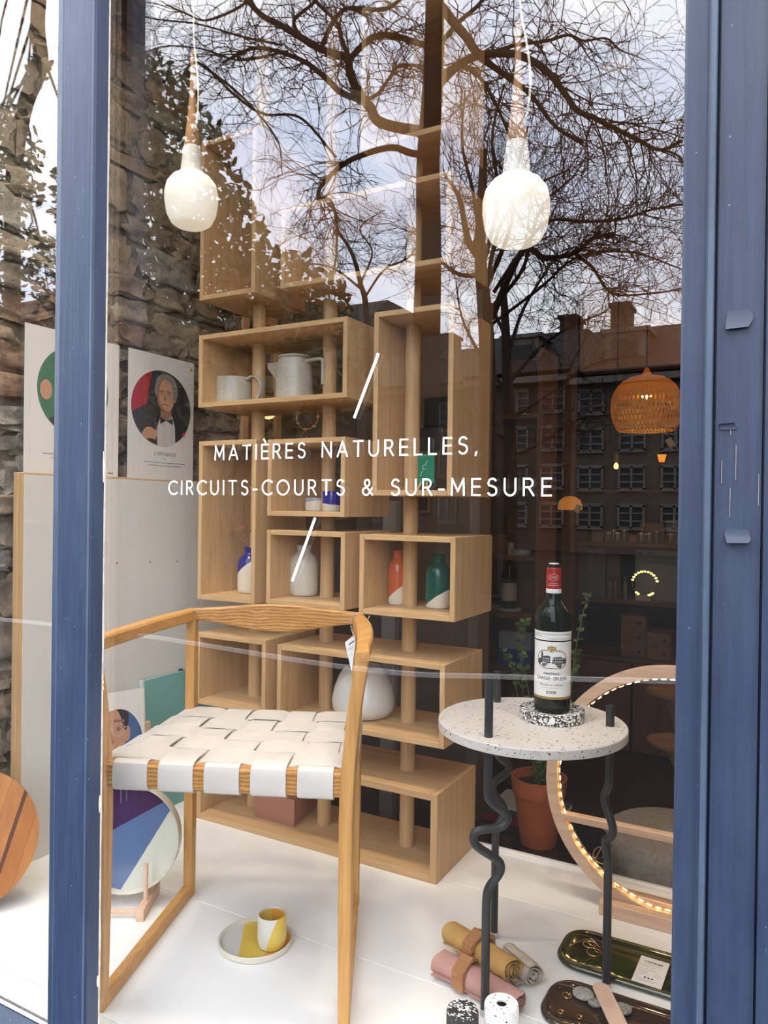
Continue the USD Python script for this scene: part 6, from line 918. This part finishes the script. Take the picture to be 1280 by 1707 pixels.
ym0, ym1 = onx(393, 700, -1.742)[1], onx(459, 700, -1.742)[1]; mr = thing('wall_mirror', 'oak framed mirror on the left wall behind the shelving', 'mirror', (-1.735, (ym0 + ym1) / 2, 1.9)); zm0, zm1 = 1.45, 2.20
obj('frame', cat([box(-1.742, -1.712, ym0, ym0 + 0.035, zm0, zm1, 0.002), box(-1.742, -1.712, ym1 - 0.035, ym1, zm0, zm1, 0.002), box(-1.742, -1.712, ym0, ym1, zm1 - 0.035, zm1, 0.002), box(-1.742, -1.712, ym0, ym1, zm0, zm0 + 0.035, 0.002)]), OAK_Z, mr); obj('silvered_glass', box(-1.742, -1.73, ym0 + 0.02, ym1 - 0.02, zm0 + 0.02, zm1 - 0.02), mat('mirror_haze', (0.55, 0.48, 0.38), 0.25, 0.9), mr)
gl = onx(447, 686, -1.66); t = thing('globe_lamp', 'small glowing globe wall lamp behind the shelving', 'lamp', gl); obj('globe', trimesh.creation.icosphere(subdivisions=3, radius=0.028).apply_translation(gl), mat('warm_globe', (1, 0.8, 0.5), 0.4, emit=((1.0, 0.55, 0.2), 3.0)), t, smooth=True); obj('wall_plate', tube([gl + (-0.02, 0, 0), (-1.742, gl[1], gl[2])], 0.012, 10), GOLDM, t)
# added lamps out of view: fill spots over the display, fill downlights further back
for k2, (x, y, where) in enumerate([(-1.48, 0.36, 'at its left end'), (-1.25, 0.30, 'over the armchair'), (-0.78, 0.26, 'over the middle of the platform'), (-0.30, 0.34, 'over the side table'), (0.15, 0.40, 'at its right end')]):
    t = thing('added_spot', 'added white fill spotlight under the ceiling ' + where, 'lamp', (x, y, 2.93), 'added fill spots over the display'); obj('can', lathe([(0.115, -0.03), (0.12, -0.03), (0.12, 0.05), (0.10, 0.066), (0, 0.066), (0, 0.062), (0.115, 0.05)], (x, y, 2.93), 28), MATS['white_metal'], t); obj('stem', lathe([(0, 0.064), (0.008, 0.064), (0.008, 0.07), (0, 0.07)], (x, y, 2.93), 14), MATS['white_metal'], t)
    li = UsdLux.SphereLight.Define(stage, t.path + '/light'); li.CreateRadiusAttr(0.09); li.CreateIntensityAttr(FILL_SPOT); li.CreateColorAttr(Gf.Vec3f(1.0, 0.87, 0.70)); sa = UsdLux.ShapingAPI.Apply(li.GetPrim()); sa.CreateShapingConeAngleAttr(26.0); sa.CreateShapingConeSoftnessAttr(0.5)
    UsdGeom.Xformable(li).AddTranslateOp().Set(Gf.Vec3d(0, 0, -0.05)); UsdGeom.Xformable(li).AddRotateXOp().Set(2.0)
for k2, (x, y, pw, where) in enumerate([(-0.55, 1.7, 5, 'over the felt pouf'), (0.5, 1.6, 6, 'right of the felt pouf'), (-1.45, 1.5, 4, 'behind the shelving unit'), (-0.3, 2.9, 4, 'before the bulkhead'), (1.2, 2.9, 5, 'far right before the bulkhead')]):
    t = thing('added_downlight', 'added round ceiling downlight ' + where, 'lamp', (x, y, 2.99), 'added ceiling downlights'); obj('bezel', lathe([(0.045, 2.985), (0.058, 2.985), (0.06, 2.992), (0.06, 3.0), (0.045, 3.0)], (x, y, 0), 28), MATS['white_metal'], t)
    li = UsdLux.DiskLight.Define(stage, t.path + '/light'); li.CreateRadiusAttr(0.042); li.CreateIntensityAttr(pw * 24.0 * LAMP); li.CreateColorAttr(Gf.Vec3f(1.0, 0.60, 0.30)); UsdGeom.Xformable(li).AddTranslateOp().Set(Gf.Vec3d(0, 0, -0.008))
for x, y, z, where in ((0.75, 1.9, 2.25, 'over the right of the shop floor'), (1.5, 2.9, 2.3, 'in the far right corner before the bulkhead')):  # globes added out of view to light the ceiling and bulkhead warmly
    t = thing('added_globe_lamp', 'added warm paper globe lamp ' + where, 'lamp', (x, y, z), 'added paper globe lamps'); obj('globe', trimesh.creation.icosphere(subdivisions=3, radius=0.15).apply_translation((x, y, z)), mat('added_globe_glow', (0.9, 0.8, 0.6), 0.7, emit=((1.0, 0.56, 0.26), 13.0)), t, smooth=True); obj('cord', tube([(x, y, z + 0.14), (x, y, 2.99)], 0.003, 6), DARKC, t)
